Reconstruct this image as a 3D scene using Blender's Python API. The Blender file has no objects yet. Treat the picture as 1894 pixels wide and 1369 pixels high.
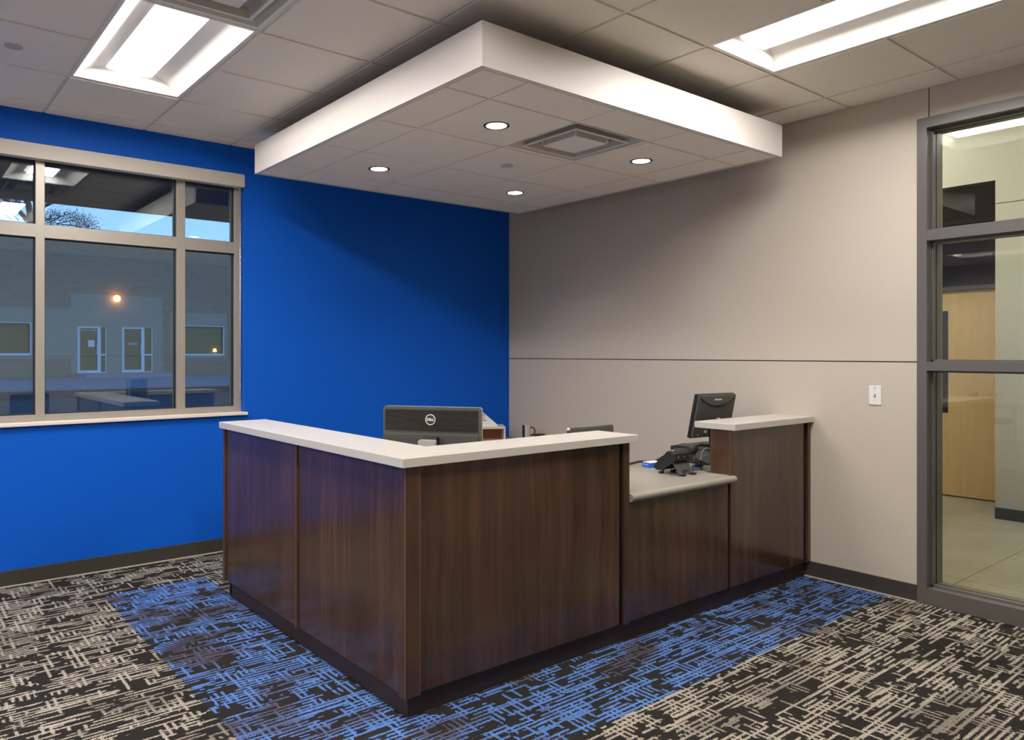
import bpy, bmesh, math, random
from mathutils import Vector, Matrix
random.seed(7)
C = bpy.context.scene
COL = C.collection
PI = math.pi
R = math.radians

# ------------------------------------------------------------------ camera
cd = bpy.data.cameras.new('camera'); cam = bpy.data.objects.new('camera', cd); COL.objects.link(cam)
cam.location = (-4.7807, -5.4813, 1.4584)
cam.rotation_euler = (PI / 2, 0, -0.66704)
cd.sensor_width = 36.0
cd.lens = 36.0 * 1390.9 / 1894
cd.shift_x = (947 - 871.8) / 1894
cd.shift_y = (653.08 - 684.5) / 1894
cd.clip_start = 0.05; cd.clip_end = 300
C.camera = cam
try:
    C.cycles.diffuse_bounces = 8; C.cycles.max_bounces = 16; C.cycles.transparent_max_bounces = 24
except Exception: pass
# ------------------------------------------------------------------ look
C.view_settings.view_transform = 'Standard'
C.view_settings.look = 'None'
C.view_settings.gamma = 1
C.view_settings.use_curve_mapping = False
C.view_settings.exposure = 1.42
TROFFER = 19.0       # watts of each troffer's lamp
LENS = 1.5            # glow of the diffusing basket round it
DOWN = 230.0          # emission of the downlight lamps
CORR = 14.0           # corridor fixture
# ------------------------------------------------------------------ world: clear dusk sky
w = bpy.data.worlds.new('dusk_sky'); C.world = w; w.use_nodes = True
nt = w.node_tree; nt.nodes.clear()
out = nt.nodes.new('ShaderNodeOutputWorld'); bg = nt.nodes.new('ShaderNodeBackground')
tc = nt.nodes.new('ShaderNodeTexCoord'); sp = nt.nodes.new('ShaderNodeSeparateXYZ')
rp = nt.nodes.new('ShaderNodeValToRGB')
e = rp.color_ramp.elements
e[0].position = 0.0; e[0].color = (0.40, 0.58, 0.86, 1)
e[1].position = 0.7; e[1].color = (0.05, 0.13, 0.42, 1)
k = e.new(0.22); k.color = (0.21, 0.43, 0.84, 1)
nt.links.new(tc.outputs['Generated'], sp.inputs[0]); nt.links.new(sp.outputs['Z'], rp.inputs[0])
nt.links.new(rp.outputs[0], bg.inputs[0]); bg.inputs[1].default_value = 0.85
nt.links.new(bg.outputs[0], out.inputs[0])

# ------------------------------------------------------------------ materials
class NB:
    """small node builder"""
    def __init__(s, name):
        s.mat = bpy.data.materials.new(name); s.mat.use_nodes = True
        s.nt = s.mat.node_tree; s.nt.nodes.clear()
        s.out = s.nt.nodes.new('ShaderNodeOutputMaterial')
    def n(s, t, **kw):
        x = s.nt.nodes.new(t)
        for a, b in kw.items(): setattr(x, a, b)
        return x
    def put(s, sock, v):
        if v is None: return
        if hasattr(v, 'is_linked') or isinstance(v, bpy.types.NodeSocket): s.nt.links.new(v, sock)
        elif isinstance(v, (tuple, list)): sock.default_value = tuple(v) + ((1,) if len(v) == 3 and sock.type == 'RGBA' else ())
        else: sock.default_value = v
    def m(s, op, a, b=None, c=None, clamp=False):
        x = s.n('ShaderNodeMath', operation=op, use_clamp=clamp)
        s.put(x.inputs[0], a); s.put(x.inputs[1], b)
        if c is not None: s.put(x.inputs[2], c)
        return x.outputs[0]
    def xyz(s, a, b, c=0.0):
        x = s.n('ShaderNodeCombineXYZ'); s.put(x.inputs[0], a); s.put(x.inputs[1], b); s.put(x.inputs[2], c); return x.outputs[0]
    def noise(s, vec, scale=1, detail=2, rough=.5, dist=0, out=0):
        x = s.n('ShaderNodeTexNoise'); s.put(x.inputs['Vector'], vec); s.put(x.inputs['Scale'], scale)
        s.put(x.inputs['Detail'], detail); s.put(x.inputs['Roughness'], rough); s.put(x.inputs['Distortion'], dist); return x.outputs[out]
    def mix(s, f, a, b, blend='MIX'):
        x = s.n('ShaderNodeMix', data_type='RGBA', blend_type=blend)
        s.put(x.inputs[0], f); s.put(x.inputs[6], a); s.put(x.inputs[7], b); return x.outputs[2]
    def ramp(s, f, pts):
        x = s.n('ShaderNodeValToRGB'); el = x.color_ramp.elements
        while len(el) < len(pts): el.new(.5)
        for q, (p, c) in zip(el, pts): q.position = p; q.color = tuple(c) + (1,)
        s.put(x.inputs[0], f); return x.outputs[0]
    def pos(s):
        g = s.n('ShaderNodeNewGeometry'); q = s.n('ShaderNodeSeparateXYZ'); s.nt.links.new(g.outputs['Position'], q.inputs[0])
        return g.outputs['Position'], q.outputs[0], q.outputs[1], q.outputs[2]
    def bsdf(s, color, rough=.5, metal=0, spec=.5, normal=None, emis=None, estr=0, coat=0):
        x = s.n('ShaderNodeBsdfPrincipled')
        s.put(x.inputs['Base Color'], color); s.put(x.inputs['Roughness'], rough); s.put(x.inputs['Metallic'], metal)
        s.put(x.inputs['Specular IOR Level'], spec); s.put(x.inputs['Normal'], normal); s.put(x.inputs['Coat Weight'], coat)
        if emis: s.put(x.inputs['Emission Color'], emis); s.put(x.inputs['Emission Strength'], estr)
        s.nt.links.new(x.outputs[0], s.out.inputs[0]); return s.mat
    def bump(s, h, strength=.2, dist=.002):
        x = s.n('ShaderNodeBump'); s.put(x.inputs['Height'], h); x.inputs['Strength'].default_value = strength
        x.inputs['Distance'].default_value = dist; return x.outputs[0]

def plain(name, col, rough=.5, metal=0, spec=.5, grain=0, gscale=300, var=0):
    b = NB(name)
    p, X, Y, Z = b.pos()
    nrm = b.bump(b.noise(p, gscale, 2), grain, .001) if grain else None
    c = col
    if var:
        f = b.noise(p, 3.0, 3)
        c = b.mix(b.m('MULTIPLY', f, var), col, tuple(v * .6 for v in col))
    return b.bsdf(c, rough, metal, spec, nrm)

def emitter(name, col, s):
    b = NB(name); x = b.n('ShaderNodeEmission'); b.put(x.inputs[0], col); x.inputs[1].default_value = s
    b.nt.links.new(x.outputs[0], b.out.inputs[0]); return b.mat

def glass(name, tint, ior=1.5):
    b = NB(name)
    g = b.n('ShaderNodeNewGeometry')
    i = b.m('MULTIPLY_ADD', g.outputs['Backfacing'], 1 / ior - ior, ior)
    f = b.n('ShaderNodeFresnel'); b.put(f.inputs['IOR'], i)
    t = b.n('ShaderNodeBsdfTransparent'); b.put(t.inputs[0], tint)
    gl = b.n('ShaderNodeBsdfGlossy'); gl.inputs['Roughness'].default_value = 0.0; b.put(gl.inputs[0], (1, 1, 1))
    x = b.n('ShaderNodeMixShader'); b.put(x.inputs[0], f.outputs[0])
    b.nt.links.new(t.outputs[0], x.inputs[1]); b.nt.links.new(gl.outputs[0], x.inputs[2])
    b.nt.links.new(x.outputs[0], b.out.inputs[0]); return b.mat

def carpet(name, dark, light, dim, amount):
    b = NB(name)
    p, X, Y, Z = b.pos()
    j1 = b.m('MULTIPLY', b.m('SUBTRACT', b.noise(p, 190, 1), .5), .024)
    j2 = b.m('MULTIPLY', b.m('SUBTRACT', b.noise(b.xyz(Y, X, 3.3), 170, 1), .5), .020)
    Xj = b.m('ADD', X, j1); Yj = b.m('ADD', Y, j2)
    def layer(along, across, pitch, freq, seed, thr, duty):
        v = b.m('DIVIDE', across, pitch); r = b.m('FLOOR', v); f = b.m('FRACT', v)
        line = b.m('LESS_THAN', f, duty)
        n1 = b.noise(b.xyz(b.m('MULTIPLY', along, freq), b.m('MULTIPLY', r, 7.31 + seed), seed), 1.0, 2, .6)
        return b.m('MULTIPLY', line, b.m('GREATER_THAN', n1, thr))
    low = b.noise(b.xyz(b.m('MULTIPLY', X, 7.0), b.m('MULTIPLY', Y, 13.0), 1.7), 1.0, 1)
    low2 = b.noise(b.xyz(b.m('MULTIPLY', X, 12.0), b.m('MULTIPLY', Y, 9.0), 8.2), 1.0, 1)
    low3 = b.noise(b.xyz(b.m('MULTIPLY', X, 3.0), b.m('MULTIPLY', Y, 8.0), 4.2), 1.0, 1)
    tA = b.m('MULTIPLY_ADD', low, -.62, .82 - amount)
    tB = b.m('MULTIPLY_ADD', low2, -.70, .92 - amount)
    tC = b.m('MULTIPLY_ADD', low3, -.50, .82 - amount)
    A = layer(Xj, Yj, .0245, 5.5, .37, tA, .44)
    A2 = layer(Xj, b.m('ADD', Yj, .0071), .0415, 3.0, .67, tC, .24)
    B2 = layer(Yj, Xj, .0275, 7.5, .91, tB, .40)
    A = b.m('MAXIMUM', A, A2)
    tuft = b.m('GREATER_THAN', b.noise(p, 420, 1), .40)
    mask = b.m('MULTIPLY', b.m('MAXIMUM', A, B2), tuft)
    patch = b.noise(b.xyz(b.m('MULTIPLY', X, 2.4), b.m('MULTIPLY', Y, 3.6), 5.0), 1.0, 1)
    pf = b.m('MULTIPLY', b.m('SUBTRACT', patch, .52), 7.0, clamp=True)
    lc = b.mix(pf, light, dim)
    spk = b.noise(p, 600, 1)
    dk = b.mix(spk, tuple(v * .45 for v in dark), tuple(v * 1.7 for v in dark))
    col = b.mix(mask, dk, lc)
    h = b.m('ADD', b.m('MULTIPLY', mask, .6), spk)
    return b.bsdf(col, .95, 0, .12, b.bump(h, .5, .003))

def wood(name, ca, cb, cc, rough=.2, dark=1.0, horizontal=False):
    b = NB(name)
    p, X, Y, Z = b.pos()
    oi = b.n('ShaderNodeObjectInfo'); rnd = b.m('MULTIPLY', oi.outputs['Random'], 37.0)
    S = b.m('ADD', b.m('ADD', X, Y), rnd)
    if horizontal: S, Z = Z, S
    warp = b.noise(b.xyz(b.m('MULTIPLY', S, 3.0), b.m('MULTIPLY', Z, .9), rnd), 1, 3, .55)
    g1 = b.noise(b.xyz(b.m('ADD', b.m('MULTIPLY', S, 16.0), b.m('MULTIPLY', warp, 2.2)), b.m('MULTIPLY', Z, .35), 1.0), 1, 3, .6)
    g2 = b.noise(b.xyz(b.m('ADD', b.m('MULTIPLY', S, 150.0), b.m('MULTIPLY', warp, 3.0)), b.m('MULTIPLY', Z, 2.2), 4.0), 1, 3, .65)
    g3 = b.noise(b.xyz(b.m('MULTIPLY', S, 5.0), b.m('MULTIPLY', Z, 1.6), b.m('ADD', rnd, 9.0)), 1, 2, .5)
    f = b.m('ADD', b.m('ADD', b.m('MULTIPLY', g1, .5), b.m('MULTIPLY', g2, .34)), b.m('MULTIPLY', g3, .3))
    col = b.ramp(f, [(.30, ca), (.56, cb), (.84, cc)])
    return b.bsdf(col, b.m('MULTIPLY_ADD', g2, .10, rough - .05), 0, .7, b.bump(g2, .06, .0006))

M = {}
M['blue'] = plain('blue_wall_paint', (.003, .097, .555), .55, 0, .15, .05, 350)
M['beige'] = plain('beige_wall_panel', (.515, .456, .388), .48, 0, .35, .03, 300)
M['offwall'] = plain('pale_wall_paint', (.86, .82, .76), .6, 0, .3)
M['tile'] = plain('ceiling_tile_board', (.87, .805, .725), .9, 0, .2, .25, 420)
M['bar'] = plain('ceiling_grid_enamel', (.76, .71, .65), .5, 0, .4)
M['plenum'] = plain('dark_plenum', (.05, .045, .04), .9)
M['white_enamel'] = plain('white_enamel', (.84, .80, .77), .45, 0, .4)
M['cloudtrim'] = plain('white_cloud_fascia', (.63, .588, .562), .4, 0, .4)
M['sprink'] = plain('grey_sprinkler_cover', (.50, .47, .45), .5)
M['lens'] = emitter('lit_troffer_lens', (1, .96, .90), LENS)
M['down'] = emitter('lit_downlight_lamp', (1, .95, .88), DOWN)
M['cone'] = plain('downlight_cone', (.9, .88, .85), .25, .3, .6)
M['blacktrim'] = plain('black_trim', (.01, .01, .012), .4)
M['alu'] = plain('taupe_aluminium', (.36, .325, .285), .38, .25, .5)
M['gasket'] = plain('black_gasket', (.012, .012, .012), .6)
M['cassette'] = plain('pale_shade_cassette', (.58, .53, .475), .5, 0, .4)
M['chain'] = plain('steel_bead_chain', (.55, .55, .55), .3, .8)
M['stool'] = plain('pale_window_stool', (.74, .67, .61), .4)
M['glass'] = glass('window_glass', (.90, .94, .94), 1.68)
M['glass2'] = glass('storefront_glass', (.93, .955, .90))
M['frame'] = plain('grey_painted_steel', (.105, .094, .092), .33, 0, .5)
M['base'] = plain('dark_rubber_base', (.045, .04, .034), .45, 0, .4)
M['basetrim'] = plain('pale_floor_line', (.42, .38, .33), .7)
M['carpet_grey'] = carpet('grey_patterned_carpet', (.019, .0165, .0145), (.45, .40, .335), (.27, .235, .195), .015)
M['carpet_blue'] = carpet('blue_patterned_carpet', (.021, .019, .019), (.115, .245, .63), (.10, .092, .14), .025)
M['walnut'] = wood('dark_walnut_laminate', (.020, .0098, .0066), (.060, .0298, .0172), (.128, .062, .034), .18)
M['walnut_lit_edge'] = plain('walnut_lit_edge_band', (.085, .042, .022), .35)  # walnut edges lightened: the light they catch is put into the colour
M['band'] = plain('walnut_highlight_band', (.19, .095, .048), .35)  # bevel highlight on the corner post, painted as paler edge banding
M['kick'] = wood('walnut_toe_kick', (.014, .006, .003), (.028, .012, .006), (.044, .02, .011), .6, horizontal=True)
M['quartz'] = plain('white_quartz', (.54, .51, .47), .30, 0, .45, 0, 300, .05)
M['laminate'] = plain('grey_beige_laminate', (.29, .265, .23), .28, 0, .45)
M['black'] = plain('black_plastic', (.016, .0155, .015), .38, 0, .5)
M['black_soft'] = plain('charcoal_plastic', (.075, .072, .066), .42, 0, .4, .08, 900)
M['gloss'] = plain('dark_screen', (.006, .007, .009), .08, 0, .5)
M['silver'] = plain('silver_plastic', (.50, .48, .45), .4, .15)
M['chrome'] = plain('chrome', (.66, .63, .58), .28, .35)
M['panshade'] = plain('diffuser_pan_shade', (.50, .47, .43), .5)  # white pan greyed, part of the gap shade put into its colour
M['gapshade'] = plain('diffuser_gap_shade', (.12, .112, .10), .6, .2)  # shade deep in the diffuser gaps, painted as a dark plate
M['whiteplastic'] = plain('white_plastic', (.74, .72, .71), .35)
M['ink_white'] = plain('white_lettering', (.78, .78, .78), .5)
M['ink_grey'] = plain('grey_lettering', (.35, .35, .34), .5)
M['ink_dark'] = plain('dark_lettering', (.03, .03, .035), .6)
M['boxblue'] = plain('blue_card', (.02, .13, .55), .5)
M['boxwhite'] = plain('white_card', (.85, .82, .80), .6)
M['paper'] = plain('white_paper', (.74, .70, .64), .7)
M['tray'] = plain('pale_tray', (.62, .53, .47), .5)
M['trayin'] = plain('copper_tray_inside', (.45, .22, .13), .5)
M['cable_black'] = plain('black_cable', (.012, .012, .013), .45)
M['cable_grey'] = plain('grey_cable', (.36, .36, .35), .45)
M['cable_blue'] = plain('blue_cable', (.02, .17, .62), .4)
M['pink'] = plain('pink_light', (.9, .35, .42), .4)
M['chairfab'] = plain('grey_green_mesh', (.085, .09, .078), .7, 0, .3, .3, 700)
M['chairblue'] = plain('blue_grey_fabric', (.04, .06, .10), .8, 0, .3, .2, 600)
M['concrete'] = None
M['corr'] = plain('pale_olive_wall', (.46, .44, .375), .45, 0, .4)
M['maple'] = wood('maple_veneer', (.55, .36, .165), (.65, .44, .21), (.74, .52, .27), .38)
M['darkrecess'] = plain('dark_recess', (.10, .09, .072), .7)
M['darkglass'] = plain('dark_opaque_glass', (.018, .018, .021), .1)
M['corrlens'] = emitter('lit_corridor_lens', (1, .94, .84), CORR)
M['leaf_green'] = plain('leaf_green', (.06, .16, .03), .5)
M['petal'] = plain('white_petal', (.85, .82, .75), .6)

def mk_concrete():
    b = NB('polished_concrete'); p, X, Y, Z = b.pos()
    f = b.m('ADD', b.m('MULTIPLY', b.noise(p, 1.6, 4, .6), .7), b.m('MULTIPLY', b.noise(p, 25, 4, .7), .3))
    c = b.ramp(f, [(.3, (.21, .19, .145)), (.7, (.36, .33, .255))])
    return b.bsdf(c, .3, 0, .4, b.bump(b.noise(p, 40, 3), .05))
M['concrete'] = mk_concrete()
def mk_brick():
    b = NB('tan_brick'); p, X, Y, Z = b.pos()
    x = b.n('ShaderNodeTexBrick'); b.put(x.inputs['Vector'], b.xyz(X, Z, 0))
    x.inputs['Scale'].default_value = 1; x.inputs['Brick Width'].default_value = .21; x.inputs['Row Height'].default_value = .075
    x.inputs['Mortar Size'].default_value = .008
    b.put(x.inputs['Color1'], (.47, .31, .19)); b.put(x.inputs['Color2'], (.37, .25, .155)); b.put(x.inputs['Mortar'], (.46, .37, .28))
    var = b.noise(b.xyz(b.m('MULTIPLY', X, .5), b.m('MULTIPLY', Z, 6), 0), 1, 3)
    c = b.mix(b.m('MULTIPLY', var, .5), x.outputs[0], (.25, .185, .13))
    return b.bsdf(c, .85, 0, .2, b.bump(x.outputs['Fac'], -.4, .01))
M['brick'] = mk_brick()
M['stucco'] = plain('grey_painted_wall', (.45, .375, .28), .8, 0, .2, .2, 60, .2)
M['extframe'] = plain('white_door_frame', (.80, .84, .88), .5)
M['extglass'] = plain('dark_tan_door_glass', (.22, .165, .06), .35)
M['walk'] = plain('pale_sidewalk', (.34, .34, .35), .85, 0, .2, .2, 30, .5)
M['asphalt'] = plain('asphalt', (.10, .10, .10), .9, 0, .2, .3, 60, .3)
M['landing'] = plain('concrete_landing', (.36, .36, .37), .85)
M['canopy'] = plain('dark_canopy', (.055, .055, .055), .7)
M['globe'] = emitter('lit_globe', (1, .40, .11), 5.0)
M['lampshade'] = emitter('lit_lampshade', (1, .55, .20), 1.6)
M['bark'] = plain('bark', (.06, .05, .045), .9, 0, .2, .5, 30)
M['leaf'] = plain('dark_leaf', (.035, .03, .022), .7)

# ------------------------------------------------------------------ geometry helpers
WM = {}
class G:
    def __init__(s): s.bm = bmesh.new()
    def box(s, x0, x1, y0, y1, z0, z1, bev=0, mat=None):
        vs = [s.bm.verts.new((x, y, z)) for x in (x0, x1) for y in (y0, y1) for z in (z0, z1)]
        fs = [(0, 1, 3, 2), (4, 6, 7, 5), (0, 4, 5, 1), (2, 3, 7, 6), (0, 2, 6, 4), (1, 5, 7, 3)]
        F = [s.bm.faces.new([vs[i] for i in f]) for f in fs]
        if mat is not None: bmesh.ops.transform(s.bm, matrix=mat, verts=vs)
        if bev:
            ed = list({e for f in F for e in f.edges})
            bmesh.ops.bevel(s.bm, geom=ed, offset=bev, segments=2, affect='EDGES', profile=.5)
        return s
    def prism(s, poly, axis, a, b):
        """poly: 2D points in the other two axes (in x,y,z order)"""
        def P(q, t):
            if axis == 0: return (t, q[0], q[1])
            if axis == 1: return (q[0], t, q[1])
            return (q[0], q[1], t)
        A = [s.bm.verts.new(P(q, a)) for q in poly]; B_ = [s.bm.verts.new(P(q, b)) for q in poly]
        n = len(poly)
        s.bm.faces.new(A); s.bm.faces.new(B_[::-1])
        for i in range(n): s.bm.faces.new((A[i], B_[i], B_[(i + 1) % n], A[(i + 1) % n]))
        return s
    def strip(s, poly, axis, a, b):
        """open extruded polyline"""
        def P(q, t):
            if axis == 0: return (t, q[0], q[1])
            if axis == 1: return (q[0], t, q[1])
            return (q[0], q[1], t)
        A = [s.bm.verts.new(P(q, a)) for q in poly]; B_ = [s.bm.verts.new(P(q, b)) for q in poly]
        for i in range(len(poly) - 1): s.bm.faces.new((A[i], B_[i], B_[i + 1], A[i + 1]))
        return s
    def face(s, pts):
        s.bm.faces.new([s.bm.verts.new(p) for p in pts]); return s
    def tube(s, pts, r, seg=8, r2=None, caps=True):
        pts = [Vector(p) for p in pts]; rings = []
        n = len(pts); ref = None
        for i, p in enumerate(pts):
            d = (pts[min(i + 1, n - 1)] - pts[max(i - 1, 0)]).normalized()
            if ref is None:
                ref = Vector((0, 0, 1)) if abs(d.z) < .9 else Vector((1, 0, 0))
            u = d.cross(ref)
            if u.length < 1e-5: u = d.cross(Vector((0, 1, 0)))
            u.normalize(); v = d.cross(u).normalized(); ref = u.cross(d) * 1.0
            rr = r if r2 is None else r + (r2 - r) * i / max(1, n - 1)
            rings.append([s.bm.verts.new(p + (u * math.cos(t) + v * math.sin(t)) * rr) for t in [2 * PI * k / seg for k in range(seg)]])
        for a, b in zip(rings[:-1], rings[1:]):
            for k in range(seg): s.bm.faces.new((a[k], a[(k + 1) % seg], b[(k + 1) % seg], b[k]))
        if caps: s.bm.faces.new(rings[0][::-1]); s.bm.faces.new(rings[-1])
        return s
    def lathe(s, prof, c, seg=24, axis='z'):
        """prof: (radius, height) list"""
        rings = []
        for r, h in prof:
            ring = []
            for k in range(seg):
                t = 2 * PI * k / seg; x, y = r * math.cos(t), r * math.sin(t)
                q = {'z': (x, y, h), 'y': (x, h, y), 'x': (h, x, y)}[axis]
                ring.append(s.bm.verts.new((c[0] + q[0], c[1] + q[1], c[2] + q[2])))
            rings.append(ring)
        for a, b in zip(rings[:-1], rings[1:]):
            for k in range(seg): s.bm.faces.new((a[k], a[(k + 1) % seg], b[(k + 1) % seg], b[k]))
        if prof[0][0] > 1e-6: s.bm.faces.new(rings[0][::-1])
        if prof[-1][0] > 1e-6: s.bm.faces.new(rings[-1])
        return s
    def ring(s, prof, c, seg=24, axis='z'):
        """closed profile revolved (torus-like)"""
        rings = []
        for r, h in prof:
            ring = []
            for k in range(seg):
                t = 2 * PI * k / seg; x, y = r * math.cos(t), r * math.sin(t)
                q = {'z': (x, y, h), 'y': (x, h, y), 'x': (h, x, y)}[axis]
                ring.append(s.bm.verts.new((c[0] + q[0], c[1] + q[1], c[2] + q[2])))
            rings.append(ring)
        n = len(rings)
        for i in range(n):
            a, b = rings[i], rings[(i + 1) % n]
            for k in range(seg): s.bm.faces.new((a[k], a[(k + 1) % seg], b[(k + 1) % seg], b[k]))
        return s
    def ball(s, c, r, seg=12, sz=(1, 1, 1)):
        bmesh.ops.create_uvsphere(s.bm, u_segments=seg, v_segments=max(6, seg // 2), radius=r,
                                  matrix=Matrix.Translation(c) @ Matrix.Diagonal((sz[0], sz[1], sz[2], 1)))
        return s
    def xf(s, m):
        bmesh.ops.transform(s.bm, matrix=m, verts=s.bm.verts); return s
    def text(s, body, size, mat, ex=.0006, align='CENTER', bold=0):
        cu = bpy.data.curves.new('t', 'FONT'); cu.body = body; cu.size = size; cu.extrude = ex; cu.align_x = align; cu.align_y = 'CENTER'
        cu.resolution_u = 3; cu.offset = bold * size
        o = bpy.data.objects.new('t', cu); COL.objects.link(o)
        dg = bpy.context.evaluated_depsgraph_get(); dg.update()
        me = bpy.data.meshes.new_from_object(o.evaluated_get(dg))
        me.transform(mat); s.bm.from_mesh(me)
        bpy.data.objects.remove(o); bpy.data.curves.remove(cu); bpy.data.meshes.remove(me)
        return s

def props(o, label=None, cat=None, group=None, kind=None):
    if label: o['label'] = label
    if cat: o['category'] = cat
    if group: o['group'] = group
    if kind: o['kind'] = kind
    return o
def root_of(o):
    while o.parent: o = o.parent
    return o
def obj(name, g, mat, parent=None, local=False, smooth=None, **kw):
    bm = g.bm
    bmesh.ops.recalc_face_normals(bm, faces=bm.faces)
    if parent is not None and not local:
        inv = WM.get(root_of(parent).name, Matrix.Identity(4)).inverted()
        bmesh.ops.transform(bm, matrix=inv, verts=bm.verts)
    me = bpy.data.meshes.new(name); bm.to_mesh(me); bm.free()
    if isinstance(mat, str): mat = M[mat]
    me.materials.append(mat)
    if smooth:
        for p in me.polygons: p.use_smooth = True
        me.set_sharp_from_angle(angle=R(smooth))
    o = bpy.data.objects.new(name, me); COL.objects.link(o)
    if parent is not None: o.parent = parent
    return props(o, **kw)
def thing(name, loc=(0, 0, 0), rz=0, **kw):
    o = bpy.data.objects.new(name, None); COL.objects.link(o); o.empty_display_size = .1
    o.location = loc; o.rotation_euler = (0, 0, rz)
    WM[o.name] = Matrix.Translation(loc) @ Matrix.Rotation(rz, 4, 'Z')
    return props(o, **kw)
def dup(root, loc, rz=None, **kw):
    r = root.copy(); COL.objects.link(r); r.location = loc
    if rz is not None: r.rotation_euler = (0, 0, rz)
    for ch in list(root.children):
        if ch.type == 'LIGHT': continue
        c = ch.copy(); COL.objects.link(c); c.parent = r
        for g in list(ch.children):
            d = g.copy(); COL.objects.link(d); d.parent = c
    return props(r, **kw)
def S(name, g, mat, label=None, cat=None, **kw):
    return obj(name, g, mat, kind='structure', label=label, cat=cat, **kw)

H = 3.0; T = .6096
GX, GY = -.2991, -.8094
X0, Y0 = -10.0, -7.3       # far sides of the room

# =================================================================== SETTING
# ---- blue window wall (y = 0)
OX0, OX1, OZ0, OZ1 = -4.405, -2.625, .995, 2.797
g = G()
g.box(X0 - .2, OX0, 0, .25, 0, 3.4).box(OX1, .2, 0, .25, 0, 3.4).box(OX0, OX1, 0, .25, 0, OZ0).box(OX0, OX1, 0, .25, OZ1, 3.4)
wall_back = S('wall_back', g, 'blue', 'deep blue painted wall around the window', 'wall')
# ---- beige panelled wall (x = 0)
SY0, SY1, SZ = -5.60, -3.637, 2.825
g = G()
g.box(.012, .2, SY1, .0, 0, 3.4).box(.012, .2, Y0, SY0, 0, 3.4).box(.012, .2, SY0, SY1, SZ, 3.4)
wall_right = S('wall_right', g, 'plenum', 'beige panelled wall with dark reveal joints', 'wall')
JZ = 1.406
for a in [(-3.637, 0, 0, JZ - .0035), (-3.694, 0, JZ + .0035, H + .02)]:
    g = G()
    if a[0] == -3.694:
        # upper panel is notched around the frame corner
        g.prism([(0, JZ + .0035), (0, H + .02), (-3.694, H + .02), (-3.694, SZ), (SY1, SZ), (SY1, JZ + .0035)], 0, 0, .0125)
    else: g.box(0, .0125, a[0], a[1], a[2], a[3])
    obj('panel', g, 'beige', wall_right)
obj('panel', G().box(0, .0125, SY0, -3.701, SZ, H + .02), 'beige', wall_right)
obj('panel', G().box(0, .0125, Y0, SY0, 0, H + .02), 'beige', wall_right)
S('wall_left', G().box(X0 - .2, X0, Y0 - .2, 0, 0, 3.4), 'offwall', 'pale wall at the far left of the lobby', 'wall')
wf = S('wall_front', G().box(X0, .2, Y0 - .2, Y0 - .0125, 0, 3.4), 'plenum', 'beige panelled wall behind the camera', 'wall')
obj('panel', G().box(X0, 0, Y0 - .0125, Y0, 0, JZ - .0035), 'beige', wf)
obj('panel', G().box(X0, 0, Y0 - .0125, Y0, JZ + .0035, H + .02), 'beige', wf)

# ---- floor: carpet tiles
S_floor = S('floor', G().box(X0, .0, Y0, 0, -.12, -.012), 'plenum', 'carpet tile floor with a blue band round the desk', 'floor')
xs = [-3.72 + T * k for k in range(-11, 7)]
xs = [x for x in xs if x > X0 + .1 and x < -.1]; xs = [X0] + xs + [0.0]
ys = [-3.485 + T * k for k in range(-9, 5)] + [-.56, 0.0]
ys = sorted([y for y in ys if y > Y0 + .1]); ys = [Y0] + ys
rest = G(); cache = {}
for i in range(len(xs) - 1):
    for j in range(len(ys) - 1):
        x0, x1, y0, y1 = xs[i], xs[i + 1], ys[j], ys[j + 1]
        cx, cy = (x0 + x1) / 2, (y0 + y1) / 2
        blue = (-3.73 < cx < -3.11 and -3.49 < cy < -.56) or (-3.11 < cx and -3.49 < cy < -2.87)
        vis = cx > -6.2 and cy > -5.6
        if not vis:
            rest.box(x0, x1, y0, y1, -.012, 0); continue
        key = (round(x1 - x0, 4), round(y1 - y0, 4), blue)
        if key not in cache:
            hx, hy = (x1 - x0) / 2 - .0004, (y1 - y0) / 2 - .0004
            o = obj('carpet_tile', G().box(-hx, hx, -hy, hy, -.012, 0), 'carpet_blue' if blue else 'carpet_grey', S_floor, local=True)
            cache[key] = o
        else:
            o = cache[key].copy(); COL.objects.link(o); o.parent = S_floor
        o.location = (cx, cy, 0)
obj('bounce_floor', rest, 'concrete', S_floor, kind='stuff')  # unseen floor, made pale concrete to bounce light up to the ceiling

# ---- baseboards
def baseboard(name, x0, x1, y0, y1, tr, label):
    o = S(name, G().box(x0, x1, y0, y1, 0.006, .1, .002), 'base', label, 'baseboard')
    obj('floor_line', G().box(*tr, 0.0005, .006), 'basetrim', o)
baseboard('baseboard_back', X0, 0, -.012, -.0005, (X0, 0, -.026, -.0005), 'dark rubber baseboard under the blue wall')
baseboard('baseboard_right', -.012, -.0005, SY1 + .001, -.013, (-.026, -.0005, SY1 + .001, -.013), 'dark rubber baseboard under the beige wall')

# ---- ceiling: tiles in a lay-in grid
fix_cols = [(-3.957), (-6.395), (-8.834)]
fix = [(-1.518, -4.467)]
for cx0 in fix_cols:
    for r in (-2.029, -4.467): fix.append((cx0, r))
DIFF = (-3.957, -2.638)                                  # ceiling diffuser cell
ceil = S('ceiling', G().box(X0 - .2, .2, Y0 - .2, .25, 3.22, 3.4), 'plenum', 'suspended tile ceiling over the lobby', 'ceiling')
gxs = sorted([GX - T * k for k in range(0, 16)]); gxs = [x for x in gxs if x > X0 + .05]; gxs = [X0] + gxs + [0.0]
gys = sorted([GY - T * k for k in range(0, 14)] + [GY + T]); gys = [y for y in gys if Y0 + .05 < y < -.05]; gys = [Y0] + gys + [0.0]
def infix(cx, cy):
    for (fx, fy) in fix:
        if fx < cx < fx + T and fy < cy < fy + 2 * T: return True
    return DIFF[0] < cx < DIFF[0] + T and DIFF[1] < cy < DIFF[1] + T
rest = G(); cache = {}
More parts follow.
